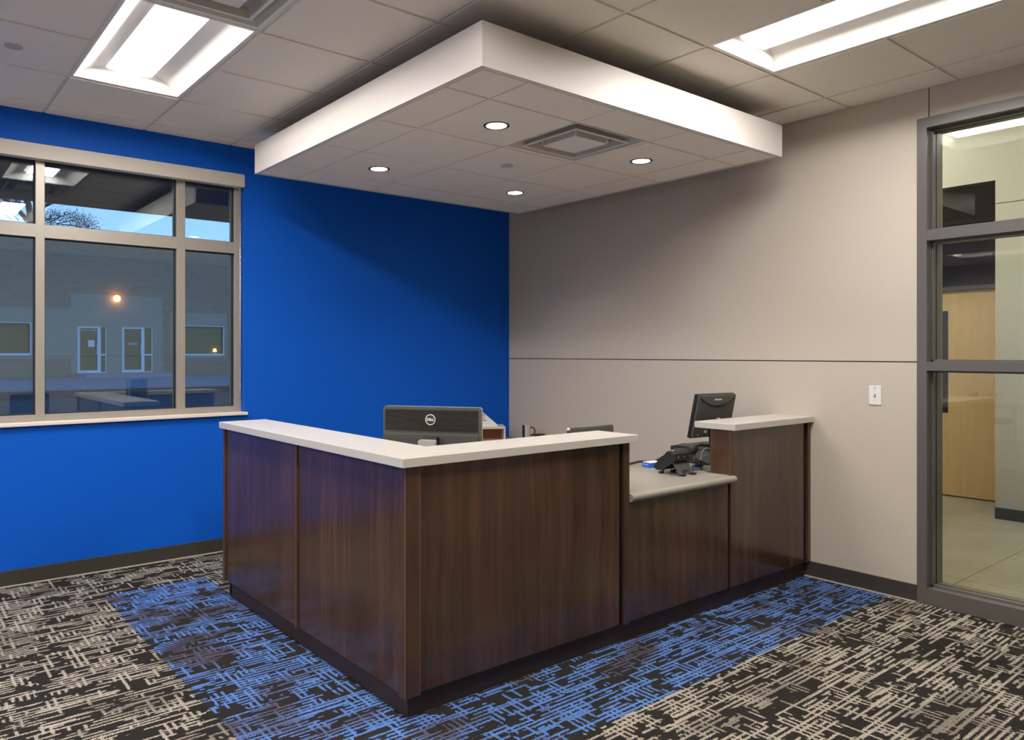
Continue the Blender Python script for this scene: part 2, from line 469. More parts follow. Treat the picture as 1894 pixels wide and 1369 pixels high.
GAP = .0105
for i in range(len(gxs) - 1):
    for j in range(len(gys) - 1):
        x0, x1, y0, y1 = gxs[i], gxs[i + 1], gys[j], gys[j + 1]
        cx, cy = (x0 + x1) / 2, (y0 + y1) / 2
        if infix(cx, cy): continue
        if cx < -5.9 or cy < -5.6:
            rest.box(x0 + GAP, x1 - GAP, y0 + GAP, y1 - GAP, H - .005, H + .014); continue
        key = (round(x1 - x0, 4), round(y1 - y0, 4))
        if key not in cache:
            hx, hy = (x1 - x0) / 2 - GAP, (y1 - y0) / 2 - GAP
            o = obj('ceiling_tile', G().box(-hx, hx, -hy, hy, -.005, .014), 'tile', ceil, local=True); cache[key] = o
        else:
            o = cache[key].copy(); COL.objects.link(o); o.parent = ceil
        o.location = (cx, cy, H)
obj('ceiling_tiles', rest, 'tile', ceil, kind='stuff')
for x in gxs[1:-1]: obj('grid_bar', G().box(x - .0075, x + .0075, Y0, 0, H + .001, H + .03), 'bar', ceil)
for y in gys[1:-1]:
    cuts = sorted((fx, fx + T) for fx, fy in fix if fy + .1 < y < fy + 2 * T - .1)
    a = X0
    for (p, q) in cuts + [(0.0, 0.0)]:
        if p - a > .02: obj('grid_bar', G().box(a, p, y - .0075, y + .0075, H + .002, H + .03), 'bar', ceil)
        a = q
for (x0, x1, y0, y1) in [(X0, 0, -.012, 0), (-.012, 0, Y0, 0)]:
    obj('wall_angle', G().box(x0, x1, y0, y1, H + .003, H + .03), 'bar', ceil)

# =================================================================== WINDOW in the blue wall
FY = .07
win = thing('window_1', (-3.515, FY, OZ0), label='wide taupe framed window with six panes in blue wall', cat='window', kind='structure')
FX = [(-4.4035, -4.353), (-3.988, -3.936), (-3.101, -3.042), (-2.677, -2.6265)]
for k, (a, b_) in enumerate(FX):
    obj('stile' if k in (0, 3) else 'mullion', G().box(a, b_, FY, FY + .11, 1.018, 2.796, .0015), 'alu', win)
for k in range(3):
    a, b_ = FX[k][1], FX[k + 1][0]
    for nm, z0, z1 in (('bottom_rail', 1.019, 1.0595), ('transom', 2.208, 2.292), ('top_rail', 2.74, 2.795)):
        obj(nm, G().box(a - .0002, b_ + .0002, FY + .0006, FY + .11, z0, z1), 'alu', win)
    for z0, z1 in ((1.0595, 2.208), (2.292, 2.74)):
        obj('pane', G().box(a + .001, b_ - .001, FY + .040, FY + .045, z0 + .001, z1 - .001).box(a + .001, b_ - .001, FY + .062, FY + .067, z0 + .001, z1 - .001), 'glass', win)
        gk = G()
        for (p0, p1, q0, q1) in ((a, a + .006, z0, z1), (b_ - .006, b_, z0, z1), (a + .006, b_ - .006, z0, z0 + .006), (a + .006, b_ - .006, z1 - .006, z1)):
            gk.box(p0, p1, FY + .028, FY + .0395, q0, q1).box(p0, p1, FY + .0455, FY + .0615, q0, q1)
        obj('gasket', gk, 'gasket', win)
for x in (-3.962, -3.07):
    obj('screw', G().lathe([(.004, -.002), (.004, 0)], (x, FY, 1.035), 8, 'y'), 'silver', win)
obj('window_stool', G().box(OX0 - .012, OX1 + .012, -.03, -.0005, .996, 1.018, .003).box(OX0 + .001, OX1 - .001, 0, FY + .05, .9965, 1.0175), 'stool', win)
sh = thing('roller_shade', (-3.515, .03, 2.70), label='pale square roller shade cassette across the window head', cat='shade')
obj('cassette', G().box(OX0 + .003, -2.631, -.004, .064, 2.70, 2.7955, .002), 'cassette', sh)
obj('end_cap', G().box(-2.631, -2.6275, -.003, .063, 2.702, 2.7945), 'silver', sh)
gc = G()
z = 2.69
while z > 1.12:
    gc.ball((-2.640, .052, z), .0036, 6); gc.ball((-2.640, .060, z), .0036, 6); z -= .011
obj('bead_chain', gc, 'chain', sh)
obj('chain_clip', G().box(-2.652, -2.642, .050, .060, 2.688, 2.699), 'whiteplastic', sh)

# =================================================================== STOREFRONT (steel framed glass) in the beige wall
sf = thing('window_2', (0.1, -4.6, 0), label='tall grey steel framed sidelight with stacked glass panes', cat='window', kind='structure')
FD0, FD1 = -.014, .205
obj('jamb', G().box(FD0, .034, -3.691, SY1 - .0005, 0, SZ - .0005, .0015).box(.034, FD1, -3.695, SY1 - .0005, 0, SZ - .0005), 'frame', sf)
obj('jamb', G().box(FD0, FD1, SY0 + .0005, SY0 + .055, 0, SZ - .0005, .0015), 'frame', sf)
obj('mullion', G().box(FD0, FD1, -4.85, -4.796, 0, SZ - .0005, .0015), 'frame', sf)
for (ya, yb) in ((-4.796, -3.691), (SY0 + .055, -4.85)):
    rails = [(0, .094), (1.357, 1.408), (2.110, 2.172), (2.765, SZ - .0005)]
    for k, (z0, z1) in enumerate(rails):
        obj(('bottom_rail', 'rail', 'rail', 'head')[k], G().box(FD0 + .0005, FD1, ya, yb, z0, z1), 'frame', sf)
    for k in range(3):
        z0, z1 = rails[k][1], rails[k + 1][0]
        bead = G()
        for (p0, p1, q0, q1) in ((yb - .012, yb, z0, z1), (ya, ya + .012, z0, z1), (ya, yb, z0, z0 + .012), (ya, yb, z1 - .012, z1)):
            bead.box(.046, .082, p0, p1, q0, q1).box(.098, .13, p0, p1, q0, q1)
        obj('glazing_bead', bead, 'frame', sf)
        gk = G()
        for (p0, p1, q0, q1) in ((yb - .012, yb, z0, z1), (ya, ya + .012, z0, z1), (ya, yb, z0, z0 + .010), (ya, yb, z1 - .012, z1)):
            gk.box(.0825, .0865, p0, p1, q0, q1).box(.094, .0975, p0, p1, q0, q1)
        obj('gasket', gk, 'gasket', sf)
        obj('pane', G().box(.087, .0935, ya + .002, yb - .002, z0 + .002, z1 - .002), 'glass2', sf)

# =================================================================== CORRIDOR behind the storefront
g = G()
ys2 = [-8.5, -3.637 - 2 * 1.83, -3.637 - 1.83, -3.637, -3.637 + 1.83, .6]
fl2 = S('floor_corridor', G().box(.2, 6, -8.5, .6, -.12, -.014), 'plenum', 'pale polished concrete floor of the corridor', 'floor')
for xa, xb in ((.2005, .70), (.704, 2.53), (2.534, 6.0)):
    for a, b_ in zip(ys2[:-1], ys2[1:]): obj('concrete_slab', G().box(xa, xb, a + .002, b_ - .002, -.014, 0), 'concrete', fl2)
WX = 2.951
wc = S('wall_corridor', G().box(WX + .012, WX + .10, -8.5, -3.137, 0, 3.9).box(WX + .012, WX + .10, -3.137, -1.0, 2.990, 3.9).box(WX + .012, WX + .1, -1.0, .6, 0, 3.9), 'plenum', 'pale olive corridor wall with a tall opening', 'wall')
obj('panel', G().box(WX, WX + .0125, -8.5, -3.130, 0, 2.771), 'corr', wc)
obj('panel', G().prism([(-8.5, 2.778), (-8.5, 3.9), (.6, 3.9), (.6, 2.983), (-3.130, 2.983), (-3.130, 2.778)], 0, WX, WX + .0125), 'corr', wc)
obj('corner_return', G().box(WX + .0005, WX + .101, -3.1368, -3.130, 0, 2.983), 'corr', wc)
S('baseboard_corridor', G().box(WX - .012, WX - .0005, -8.5, -3.130, 0, .1), 'base', 'dark rubber baseboard along the corridor wall', 'baseboard')
DX = 3.792
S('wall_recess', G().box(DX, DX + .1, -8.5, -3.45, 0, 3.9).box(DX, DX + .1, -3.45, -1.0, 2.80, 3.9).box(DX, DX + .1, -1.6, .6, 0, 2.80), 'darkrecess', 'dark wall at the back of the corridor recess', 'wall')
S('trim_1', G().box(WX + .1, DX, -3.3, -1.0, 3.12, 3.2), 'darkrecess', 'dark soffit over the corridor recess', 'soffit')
S('trim_2', G().box(WX + .1, DX, -3.33, -3.137, 0, 3.2), 'corr', 'end of the corridor wall beside the maple door', 'wall end')
dr = thing('door_1', (DX, -2.6, 0), label='maple door with narrow glass light and dark transom', cat='door', kind='structure')
obj('head', G().box(DX - .03, DX + .1, -3.45, -1.6, 2.762, 2.799), 'frame', dr)
obj('rail', G().box(DX - .03, DX + .1, -3.45, -1.6, 2.090, 2.132), 'frame', dr)
obj('transom_glass', G().box(DX + .01, DX + .02, -3.45, -1.6, 2.132, 2.762), 'darkglass', dr)
lf = G().box(DX - .004, DX + .04, -3.449, -2.463, .012, 2.089).box(DX - .004, DX + .04, -2.463, -2.2, .012, .845).box(DX - .004, DX + .04, -2.463, -2.2, 1.889, 2.089).box(DX - .004, DX + .04, -2.2, -1.61, .012, 2.089)
leaf = obj('door_leaf', lf, 'maple', dr)
obj('vision_light', G().box(DX + .012, DX + .018, -2.463, -2.2, .845, 1.889), 'darkglass', leaf)
S('ceiling_corridor', G().box(.2, 6, -8.5, .6, 3.9, 4.0), 'corr', 'high corridor ceiling', 'ceiling')
S('wall_corridor_end', G().box(.2, 6, -8.6, -8.5, 0, 4).box(.2, 6, .6, .7, 0, 4).box(5.9, 6, -8.5, .6, 0, 4), 'corr', 'pale walls closing the corridor ends', 'wall')
S('wall_corridor_upper', G().box(.0, .2, -8.6, .7, 3.4, 4.0), 'corr', 'corridor side wall over the lobby ceiling', 'wall')
cl = thing('ceiling_light', (1.5, -4.6, 3.86), label='long corridor light beyond the steel framed glass', cat='light', group='corridor lights')
obj('housing', G().box(1.3, 1.7, -5.6, -3.6, 3.86, 3.9), 'white_enamel', cl)
obj('lens', G().box(1.32, 1.68, -5.58, -3.62, 3.85, 3.86), 'corrlens', cl)
recess_fill = dup(cl, (2.1, -1.6, 3.86)); recess_fill['label'] = 'unseen corridor light added to brighten the maple door recess'  # added out of view to brighten the maple door

# =================================================================== TROFFERS (recessed 2 x 4 ft lights)
def make_troffer(x, y):
    t = thing('ceiling_light', (x, y, H), label='x', cat='light')
    W, L = T - .012, 2 * T - .012
    a, b_ = .006, .006 + W
    rim = G(); rw = .017
    rim.box(a, a + rw, .006, .006 + L, 0, .012).box(b_ - rw, b_, .006, .006 + L, 0, .012)
    rim.box(a + rw, b_ - rw, .006, .006 + rw, 0, .012).box(a + rw, b_ - rw, .006 + L - rw, .006 + L, 0, .012)
    obj('frame', rim, 'white_enamel', t, local=True)
    xa, xb, ya, yb = a + rw, b_ - rw, .006 + rw, .006 + L - rw
    mid = (xa + xb) / 2; hw = .125; e_ = .055
    def wing(s):
        x0 = xa if s < 0 else xb; x1 = mid + s * hw
        prof = []
        for k in range(9):
            f = k / 8; prof.append((x0 + (x1 - x0) * f, .002 + .070 * math.sin(f * PI / 2)))
        return prof
    for s in (-1, 1): obj('reflector', G().strip(wing(s), 1, ya, yb), 'white_enamel', t, local=True, smooth=60)
    for (y0, y1) in ((ya, ya + e_), (yb, yb - e_)):
        obj('end_reflector', G().face([(xa, y0, .002), (xb, y0, .002), (xb, y1, .0745), (xa, y1, .0745)]), 'white_enamel', t, local=True)
    lens = G(); prof = []
    for k in range(13):
        th = PI * k / 12; prof.append((mid - hw * math.cos(th), .072 - .016 * math.sin(th)))
    lens.strip(prof, 1, ya + e_ * .7, yb - e_ * .7)
    obj('lens', lens, 'lens', t, local=True, smooth=50)
    obj('housing', G().box(xa - .004, xb + .004, ya - .004, yb + .004, .075, .14), 'white_enamel', t, local=True)
    sd = G().box(xa - .004, xa - .001, ya, yb, .012, .075).box(xb + .001, xb + .004, ya, yb, .012, .075)
    sd.box(xa, xb, ya - .004, ya - .001, .012, .075).box(xa, xb, yb + .001, yb + .004, .012, .075)
    obj('housing_side', sd, 'white_enamel', t, local=True)
    return t
names = {(-1.518, -4.467): 'white recessed troffer light in ceiling above the steel framed glass',
         (-3.957, -2.029): 'white recessed troffer light in ceiling nearest the blue wall and window',
         (-3.957, -4.467): 'white recessed troffer light seen mirrored in the upper window pane'}
tro = None
lampd = bpy.data.lights.new('troffer_lamp', 'AREA'); lampd.shape = 'RECTANGLE'; lampd.size = .21; lampd.size_y = 1.06
lampd.energy = TROFFER; lampd.color = (1, .955, .885)
for (x, y) in fix:
    lab = names.get((x, y)); gr = None if lab else 'troffers behind the camera'
    if tro is None:
        tro = make_troffer(x, y); o = tro
    else: o = dup(tro, (x, y, H))
    o['label'] = lab or 'white recessed troffer light %s, %s of the lobby' % ('near the window wall' if y > -3 else 'away from the window wall', 'at the far left' if x < -8 else 'left of the camera')
    la = bpy.data.objects.new('troffer_lamp', lampd); COL.objects.link(la); la.parent = o; la.location = (T / 2, T, .0545)
    if gr: o['group'] = gr
    elif 'group' in o: del o['group']

# =================================================================== DIFFUSERS
def make_diffuser(x, y, z, label):
    t = thing('air_diffuser', (x, y, z), label=label, cat='diffuser')
    a, b_ = .008, T - .008
    def ringbox(o0, o1, z0, z1, th=.004):
        """square frustum ring between inset o0 at z0 and inset o1 at z1"""
        g = G()
        A = [(o0, o0, z0), (T - o0, o0, z0), (T - o0, T - o0, z0), (o0, T - o0, z0)]
        B_ = [(o1, o1, z1), (T - o1, o1, z1), (T - o1, T - o1, z1), (o1, T - o1, z1)]
        for k in range(4):
            g.face([A[k], A[(k + 1) % 4], B_[(k + 1) % 4], B_[k]])
            g.face([tuple(c + (0, 0, th)[i] for i, c in enumerate(q)) for q in (A[k], A[(k + 1) % 4], B_[(k + 1) % 4], B_[k])])
        return g
    obj('outer_flange', ringbox(.006, .024, 0, .003), 'white_enamel', t, local=True)
    obj('back_pan', ringbox(.024, .15, .003, .085), 'panshade', t, local=True)
    obj('back_plate', G().box(.14, T - .14, .14, T - .14, .086, .09), 'gapshade', t, local=True)
    obj('duct_opening', G().lathe([(.13, .0845), (.13, .0855)], (T / 2, T / 2, 0), 24), 'blacktrim', t, local=True)
    obj('middle_cone', ringbox(.078, .096, -.002, -.0025), 'white_enamel', t, local=True)
    obj('cone_wall', ringbox(.096, .104, .0015, .03), 'panshade', t, local=True)
    obj('plate_skirt', ringbox(.1745, .186, .0015, .032), 'white_enamel', t, local=True)
    obj('center_plate', G().box(.172, T - .172, .172, T - .172, -.004, .001, .002), 'white_enamel', t, local=True)
    for sx in (.172, T - .172):
        for sy in (.172, T - .172): obj('hanger', G().box(sx - .006, sx + .006, sy - .006, sy + .006, .003, .087), 'white_enamel', t, local=True)
    return t
make_diffuser(DIFF[0], DIFF[1], H + .001, 'white square air diffuser beside the window side troffer')

# =================================================================== CEILING CLOUD
KX0, KX1, KY0, KY1, KZ0, KZ1 = -2.752, -.326, -2.979, -.498, 2.69, 2.886
cloud = thing('ceiling_cloud', (-1.54, -1.74, KZ0), label='suspended square ceiling cloud with white fascia over the desk', cat='ceiling cloud')
fa = .012
obj('fascia', G().box(KX0, KX0 + fa, KY0 + fa * 0, KY1, KZ0, KZ1), 'cloudtrim', cloud)
obj('fascia', G().box(KX0 + fa + .0012, KX1, KY0, KY0 + fa, KZ0, KZ1), 'cloudtrim', cloud)
obj('fascia', G().box(KX1 - fa, KX1, KY0 + fa, KY1 - fa, KZ0, KZ1), 'cloudtrim', cloud)
obj('fascia', G().box(KX0 + fa, KX1 - fa, KY1 - fa, KY1, KZ0, KZ1), 'cloudtrim', cloud)
obj('fascia_corner', G().box(KX0 + fa + .0002, KX0 + fa + .001, KY0 + .003, KY0 + fa, KZ0, KZ1), 'plenum', cloud)
an = G()
f1, f2 = fa + .005, fa + .021
for (x0, x1, y0, y1) in ((KX0 + f1, KX0 + f2, KY0 + f1, KY1 - f1), (KX1 - f2, KX1 - f1, KY0 + f1, KY1 - f1),
                         (KX0 + f2, KX1 - f2, KY0 + f1, KY0 + f2), (KX0 + f2, KX1 - f2, KY1 - f2, KY1 - f1)):
    an.box(x0, x1, y0, y1, KZ0 + .003, KZ0 + .006)
obj('edge_angle', an, 'bar', cloud)
cxs = [KX0 + fa + .026, -2.4555, -1.8459 - .008, -1.2443, -.6347, KX1 - fa - .026]
cys = [KY0 + fa + .026, -2.6685, -2.0589, -1.4493, -.8397, KY1 - fa - .026]
cxs[2] = -1.8485; cxs[3] = -1.2415
cgap = .008
def tile_with_hole(x0, x1, y0, y1, r):
    g = G(); cx, cy = (x0 + x1) / 2, (y0 + y1) / 2; n = 32; z0, z1 = KZ0 + .002, KZ0 + .018
    inn = []; outr = []
    for k in range(n):
        t = 2 * PI * k / n; c_, s_ = math.cos(t), math.sin(t)
        m_ = max(abs(c_), abs(s_)); inn.append((cx + r * c_, cy + r * s_)); outr.append((cx + (x1 - x0) / 2 * c_ / m_, cy + (y1 - y0) / 2 * s_ / m_))
    for k in range(n):
        q = (k + 1) % n
        g.face([(*inn[k], z0), (*inn[q], z0), (*outr[q], z0), (*outr[k], z0)])
        g.face([(*outr[k], z0), (*outr[q], z0), (*outr[q], z1), (*outr[k], z1)])
        g.face([(*inn[k], z0), (*inn[q], z0), (*inn[q], z1), (*inn[k], z1)])
    return g
dl_cells = {(1, 1), (1, 3), (3, 1), (3, 3)}
for i in range(5):
    for j in range(5):
        x0, x1 = cxs[i] + (cgap if i else 0), cxs[i + 1] - (cgap if i < 4 else 0)
        y0, y1 = cys[j] + (cgap if j else 0), cys[j + 1] - (cgap if j < 4 else 0)
        if (i, j) == (2, 1): continue
        if (i, j) in dl_cells: obj('ceiling_tile', tile_with_hole(x0, x1, y0, y1, .058), 'tile', cloud)
        else: obj('ceiling_tile', G().box(x0, x1, y0, y1, KZ0 + .002, KZ0 + .018), 'tile', cloud)
for x in cxs[1:-1]: obj('grid_bar', G().box(x - .0048, x + .0048, KY0 + fa, KY1 - fa, KZ0 + .005, KZ0 + .03), 'bar', cloud)
for y in cys[1:-1]: obj('grid_bar', G().box(KX0 + fa, KX1 - fa, y - .0048, y + .0048, KZ0 + .006, KZ0 + .03), 'bar', cloud)
obj('back_board', G().box(KX0 + fa, KX1 - fa, KY0 + fa, KY1 - fa, KZ1 - .06, KZ1 - .03), 'plenum', cloud)
for x in (-2.45, -.64):
    for y in (-2.66, -.84): obj('hanger_wire', G().tube([(x, y, KZ1 - .04), (x, y, 2.994)], .002, 6), 'chain', cloud)
make_diffuser(-1.8498, -2.6685, KZ0 + .003, 'white square air diffuser set in the ceiling cloud')
first = None
DLL = {(1, 1): 'round recessed downlight in cloud nearest the camera, left of the air diffuser', (1, 3): 'round recessed downlight in cloud nearest the window',
       (3, 1): 'round recessed downlight in cloud right of the air diffuser', (3, 3): 'round recessed downlight in cloud nearest the room corner'}
for c_ in ((1, 1), (1, 3), (3, 1), (3, 3)):
    x, y = (cxs[c_[0]] + cxs[c_[0] + 1]) / 2, (cys[c_[1]] + cys[c_[1] + 1]) / 2
    if first is None:
        t = thing('downlight', (x, y, KZ0), label='d', cat='light', group='downlights in the ceiling cloud')
        obj('trim_ring', G().ring([(.0565, -.0015), (.0705, -.0015), (.0705, .0018), (.0565, .0018)], (0, 0, 0), 32), 'blacktrim', t, local=True)
        cone = G(); n = 24
        prof = [(.0572, .001), (.053, .03), (.044, .07)]
        for (r0, h0), (r1, h1) in zip(prof[:-1], prof[1:]):
            for k in range(n):
                a0, a1 = 2 * PI * k / n, 2 * PI * (k + 1) / n
                cone.face([(r0 * math.cos(a0), r0 * math.sin(a0), h0), (r0 * math.cos(a1), r0 * math.sin(a1), h0), (r1 * math.cos(a1), r1 * math.sin(a1), h1), (r1 * math.cos(a0), r1 * math.sin(a0), h1)])
        obj('reflector', cone, 'cone', t, local=True)
        obj('lamp', G().lathe([(.044, .07), (.044, .074)], (0, 0, 0), 24), 'down', t, local=True)
        first = t
    else: t = dup(first, (x, y, KZ0))
    t['label'] = DLL[c_]
def sprinkler(x, y, z, label):
    t = obj('sprinkler_cover', G().lathe([(.034, 0), (.041, .003), (.041, .009)], (0, 0, -.009), 24), 'sprink', smooth=40)
    t.location = (x, y, z); props(t, label=label, cat='sprinkler', group='sprinkler covers')
sprinkler(-4.253, -1.111, H - .005, 'round flush sprinkler cover in the left ceiling tile')
sprinkler(-1.54, -1.745, KZ0 + .002, 'round flush sprinkler cover in the middle of the cloud')

# =================================================================== RECEPTION DESK
desk = thing('reception_desk', (-2.0, -2.6, 0), label='dark walnut L-shaped reception desk with vertical reveals and toe kick', cat='desk')
FXp, FYp = -3.150, -2.988          # panel faces: left leg (x) and front leg (y)
TOP = 1.009
def dpart(name, g, mat='walnut', **kw): return obj(name, g, mat, desk, **kw)
# toe kicks
dpart('toe_kick', G().box(-3.122, -3.10, -2.962, -1.06, 0.0008, .0985), 'kick')
dpart('toe_kick', G().box(-3.0995, -.012, -2.962, -2.94, 0.0008, .0985), 'kick')
# left leg panels
dpart('panel', G().box(FXp, FXp + .02, -1.992, -1.045, .1, TOP, .0008))
dpart('panel', G().box(FXp, FXp + .02, -2.955, -2.030, .1, TOP, .0008))
dpart('stile', G().box(FXp - .010, FXp + .03, -2.027, -2.001, .094, TOP, .0008), 'walnut_lit_edge')
dpart('stile', G().box(FXp - .010, FXp + .03, -1.042, -1.012, .094, TOP, .0008), 'walnut_lit_edge')
dpart('reveal', G().box(FXp + .012, FXp + .02, -2.005, -1.985, .1, TOP), 'blacktrim')
dpart('end_panel', G().box(FXp + .03, -2.93, -1.032, -1.012, .0008, TOP))
# corner post
dpart('corner_post', G().box(-3.159, -3.086, -2.999, -2.955, .094, TOP, .0008))
dpart('edge_band_highlight', G().box(-3.1602, -3.1555, -3.0002, -2.9985, .094, TOP), 'band')
dpart('edge_band_highlight', G().box(-3.0885, -3.0855, -3.0000, -2.9885, .094, TOP), 'band')
# front panels
dpart('panel', G().box(-3.084, -1.877, FYp, FYp + .02, .1, TOP, .0008))
dpart('reveal', G().box(-1.878, -1.850, FYp + .012, FYp + .02, .1, TOP), 'blacktrim')
dpart('stile', G().box(-1.851, -1.806, FYp - .006, FYp + .03, .094, TOP, .0008))
dpart('divider_panel', G().box(-1.826, -1.806, FYp + .03, -2.76, .1, TOP))
dpart('panel', G().box(-1.806, -.934, FYp, FYp + .02, .1, .7045, .0008))
dpart('reveal', G().box(-.935, -.897, FYp + .014, FYp + .02, .1, .7045), 'blacktrim')
dpart('stile', G().box(-.908, -.890, FYp - .002, FYp + .03, .1, .7045, .0008), 'walnut')
dpart('panel', G().box(-.897, -.080, FYp, FYp + .02, .1, TOP, .0008))
dpart('reveal', G().box(-.081, -.037, FYp + .012, FYp + .02, .1, TOP), 'blacktrim')
dpart('stile', G().box(-.038, -.003, FYp - .006, FYp + .03, .094, TOP, .0008))
dpart('pier_side', G().box(-.897, -.877, FYp + .02, -2.848, .748, TOP, .0008))
dpart('edge_band_highlight', G().box(-.8985, -.8968, FYp + .001, FYp + .018, .75, TOP), 'walnut_lit_edge')
dpart('edge_band_highlight', G().box(-.8985, -.8968, -2.866, -2.848, .75, TOP), 'walnut_lit_edge')
# inner faces and knee wall
dpart('inner_panel', G().box(-3.118, -3.10, -2.94, -1.04, .1, TOP))
dpart('inner_panel', G().box(-3.10, -1.83, -2.83, -2.812, .1, TOP))
dpart('inner_panel', G().box(-.877, -.003, -2.866, -2.848, .748, TOP))
# transaction tops (quartz)
qt = G().prism([(-3.180, -3.019), (-1.772, -3.019), (-1.772, -2.752), (-2.886, -2.752), (-2.886, -1.003), (-3.180, -1.003)], 2, TOP, 1.046)
bmesh.ops.bevel(qt.bm, geom=list(qt.bm.edges), offset=.0018, segments=2, affect='EDGES', profile=.5)
ct = obj('countertop', qt, 'quartz', label='white quartz L-shaped transaction top on the walnut desk', cat='countertop')
ct2 = obj('countertop', G().box(-.906, -.0012, -3.017, -2.742, TOP, 1.046, .0018), 'quartz', label='short white quartz transaction top against the beige wall', cat='countertop')
# low accessible counter with bullnose
LC = .747
cnt = thing('low_counter', (-1.35, -2.7, LC), label='low grey beige counter with rounded front edge between the walnut fronts', cat='countertop')
bn = [( -2.36, LC), (-2.36, LC - .03), (-2.955, LC - .03), (-2.955, LC - .0415), (-2.995, LC - .0415)]
for k in range(0, 13):
    th = -PI / 2 - PI * k / 12
    bn.append((-2.995 + .0207 * math.cos(th), LC - .0207 + .0207 * math.sin(th)))
obj('top', G().prism([(p[0], p[1]) for p in bn], 0, -1.8035, -.899), 'laminate', cnt, smooth=35)
obj('bullnose_end', G().prism([(-2.9885, LC - .0415)] + [(-2.995 + .0207 * math.cos(-PI / 2 - PI * k / 12), LC - .0207 + .0207 * math.sin(-PI / 2 - PI * k / 12)) for k in range(13)] + [(-2.9885, LC)], 0, -.899, -.880), 'laminate', cnt, smooth=35)
obj('top', G().box(-.899, -.003, -2.812, -2.36, LC - .03, LC), 'laminate', cnt)
obj('top', G().box(-3.10, -1.8035, -2.812, -2.20, LC - .03, LC), 'laminate', cnt)
obj('top', G().box(-3.10, -2.45, -2.20, -1.04, LC - .03, LC), 'laminate', cnt)
obj('support_panel', G().box(-2.47, -2.45, -1.9, -1.06, .0008, LC - .03), 'walnut', cnt)

# low credenza in the corner
cz = thing('credenza', (-.8, -.3, 0), label='low dark cabinet in the corner behind the desk', cat='cabinet')
obj('top', G().box(-1.75, -.013, -.62, -.013, .634, .654, .002), 'laminate', cz)
obj('body', G().box(-1.73, -.03, -.60, -.03, .06, .634), 'walnut', cz)
obj('plinth', G().box(-1.70, -.06, -.56, -.06, .0008, .06), 'blacktrim', cz)
for k in range(3):
    d_ = obj('door', G().box(-1.725 + k * .565, -1.725 + k * .565 + .558, -.618, -.6005, .07, .63, .0015), 'walnut', cz)
    obj('handle', G().box(-1.70 + k * .565 + .20, -1.70 + k * .565 + .32, -.634, -.618, .585, .595), 'silver', d_)

# =================================================================== MONITORS
# corner monitor: back with ribs faces the camera
mz = thing('monitor', (-2.685, -2.515, LC), math.atan2(-.1132, .0793), label='wide black monitor with ribbed back on the desk corner', cat='monitor')
W2, ZB, ZT = .2475, .135, .452
def chamf(w_, z0, z1, c): return [(-w_ + c, z0), (w_ - c, z0), (w_, z0 + c), (w_, z1 - c), (w_ - c, z1), (-w_ + c, z1), (-w_, z1 - c), (-w_, z0 + c)]
obj('housing', G().prism(chamf(W2, ZB, ZT, .008), 1, -.018, .006), 'black_soft', mz, local=True)
obj('bezel', G().prism(chamf(W2 + .0015, ZB - .001, ZT + .001, .008), 1, .006, .014), 'silver', mz, local=True)
obj('screen', G().box(-W2 + .012, W2 - .012, .014, .0146, ZB + .018, ZT - .012), 'gloss', mz, local=True)
rb = G()
for k in range(11):
    z = ZT - .016 - k * .0095
    rb.prism([(-.0182, z - .0038), (-.0235, z - .002), (-.0235, z + .0012), (-.0182, z + .0034)], 0, -W2 + .010, W2 - .010)
obj('ribbed_panel', rb, 'black', mz, local=True)
obj('lower_shell', G().box(-W2 + .010, W2 - .010, -.024, -.018, ZB + .01, ZT - .127, .004), 'black_soft', mz, local=True)
obj('mount_plate', G().box(-.062, .062, -.0265, -.024, ZB + .02, ZT - .145, .001), 'black_soft', mz, local=True)
obj('hinge', G().lathe([(.045, -.0275), (.045, -.0265)], (.0, 0, ZB + .09), 24, 'y'), 'black', mz, local=True)
lg = obj('logo_disc', G().lathe([(.0245, -.0262), (.0245, -.022)], (0, 0, ZT - .060), 32, 'y'), 'black', mz, local=True)
obj('logo_ring', G().ring([(.0222, -.0272), (.0257, -.0272), (.0257, -.024), (.0222, -.024)], (0, 0, ZT - .060), 32, 'y'), 'ink_white', lg, local=True)
obj('logo_lettering', G().text('DELL', .0165, Matrix.Translation((0, -.0268, ZT - .060)) @ Matrix.Rotation(PI / 2, 4, 'X') @ Matrix.Scale(1.0, 4, (1, 0, 0)), bold=.035), 'ink_white', lg, local=True)
neck = G().prism([(-.043, -.13), (.043, -.13), (.043, .147), (.036, .155), (-.036, .155), (-.043, .147)], 1, -.082, -.05)
neck.xf(Matrix.Translation((0, 0, .165)) @ Matrix.Scale(.87, 4, (0, 0, 1)))
obj('stand_neck', neck, 'silver', mz, local=True)
obj('neck_joint', G().box(-.035, .045, -.055, -.024, .24, .312, .004), 'black', mz, local=True)
obj('stand_base', G().box(-.11, .11, -.09, .10, .0008, .012, .004), 'silver', mz, local=True)

# counter monitor: tilted, plain back with curved lip
m2 = thing('monitor', (-.42, -2.54, LC + .10), R(-6), label='small tilted black monitor behind the right transaction top', cat='monitor')
TL = Matrix.Translation((0, 0, .195)) @ Matrix.Rotation(R(12.7), 4, 'X')
w2, h2 = .185, .148
def mp(name, g, mat, par=None): return obj(name, g.xf(TL), mat, par or m2, local=True, smooth=30)
mp('bezel', G().prism(chamf(w2, -h2, h2, .004), 1, .000, .022), 'black')
mp('housing', G().prism(chamf(w2 - .006, -h2 + .006, h2 - .003, .004), 1, -.016, .000), 'black_soft')
mp('screen', G().box(-w2 + .012, w2 - .012, .022, .0225, -h2 + .016, h2 - .012), 'gloss')
arc = [(-w2 + .020, h2 - .006), (w2 - .020, h2 - .006)]
for k in range(17):
    f = 1 - k / 8; arc.append((f * (w2 - .020), h2 - .018 - .052 * (1 - f * f)))
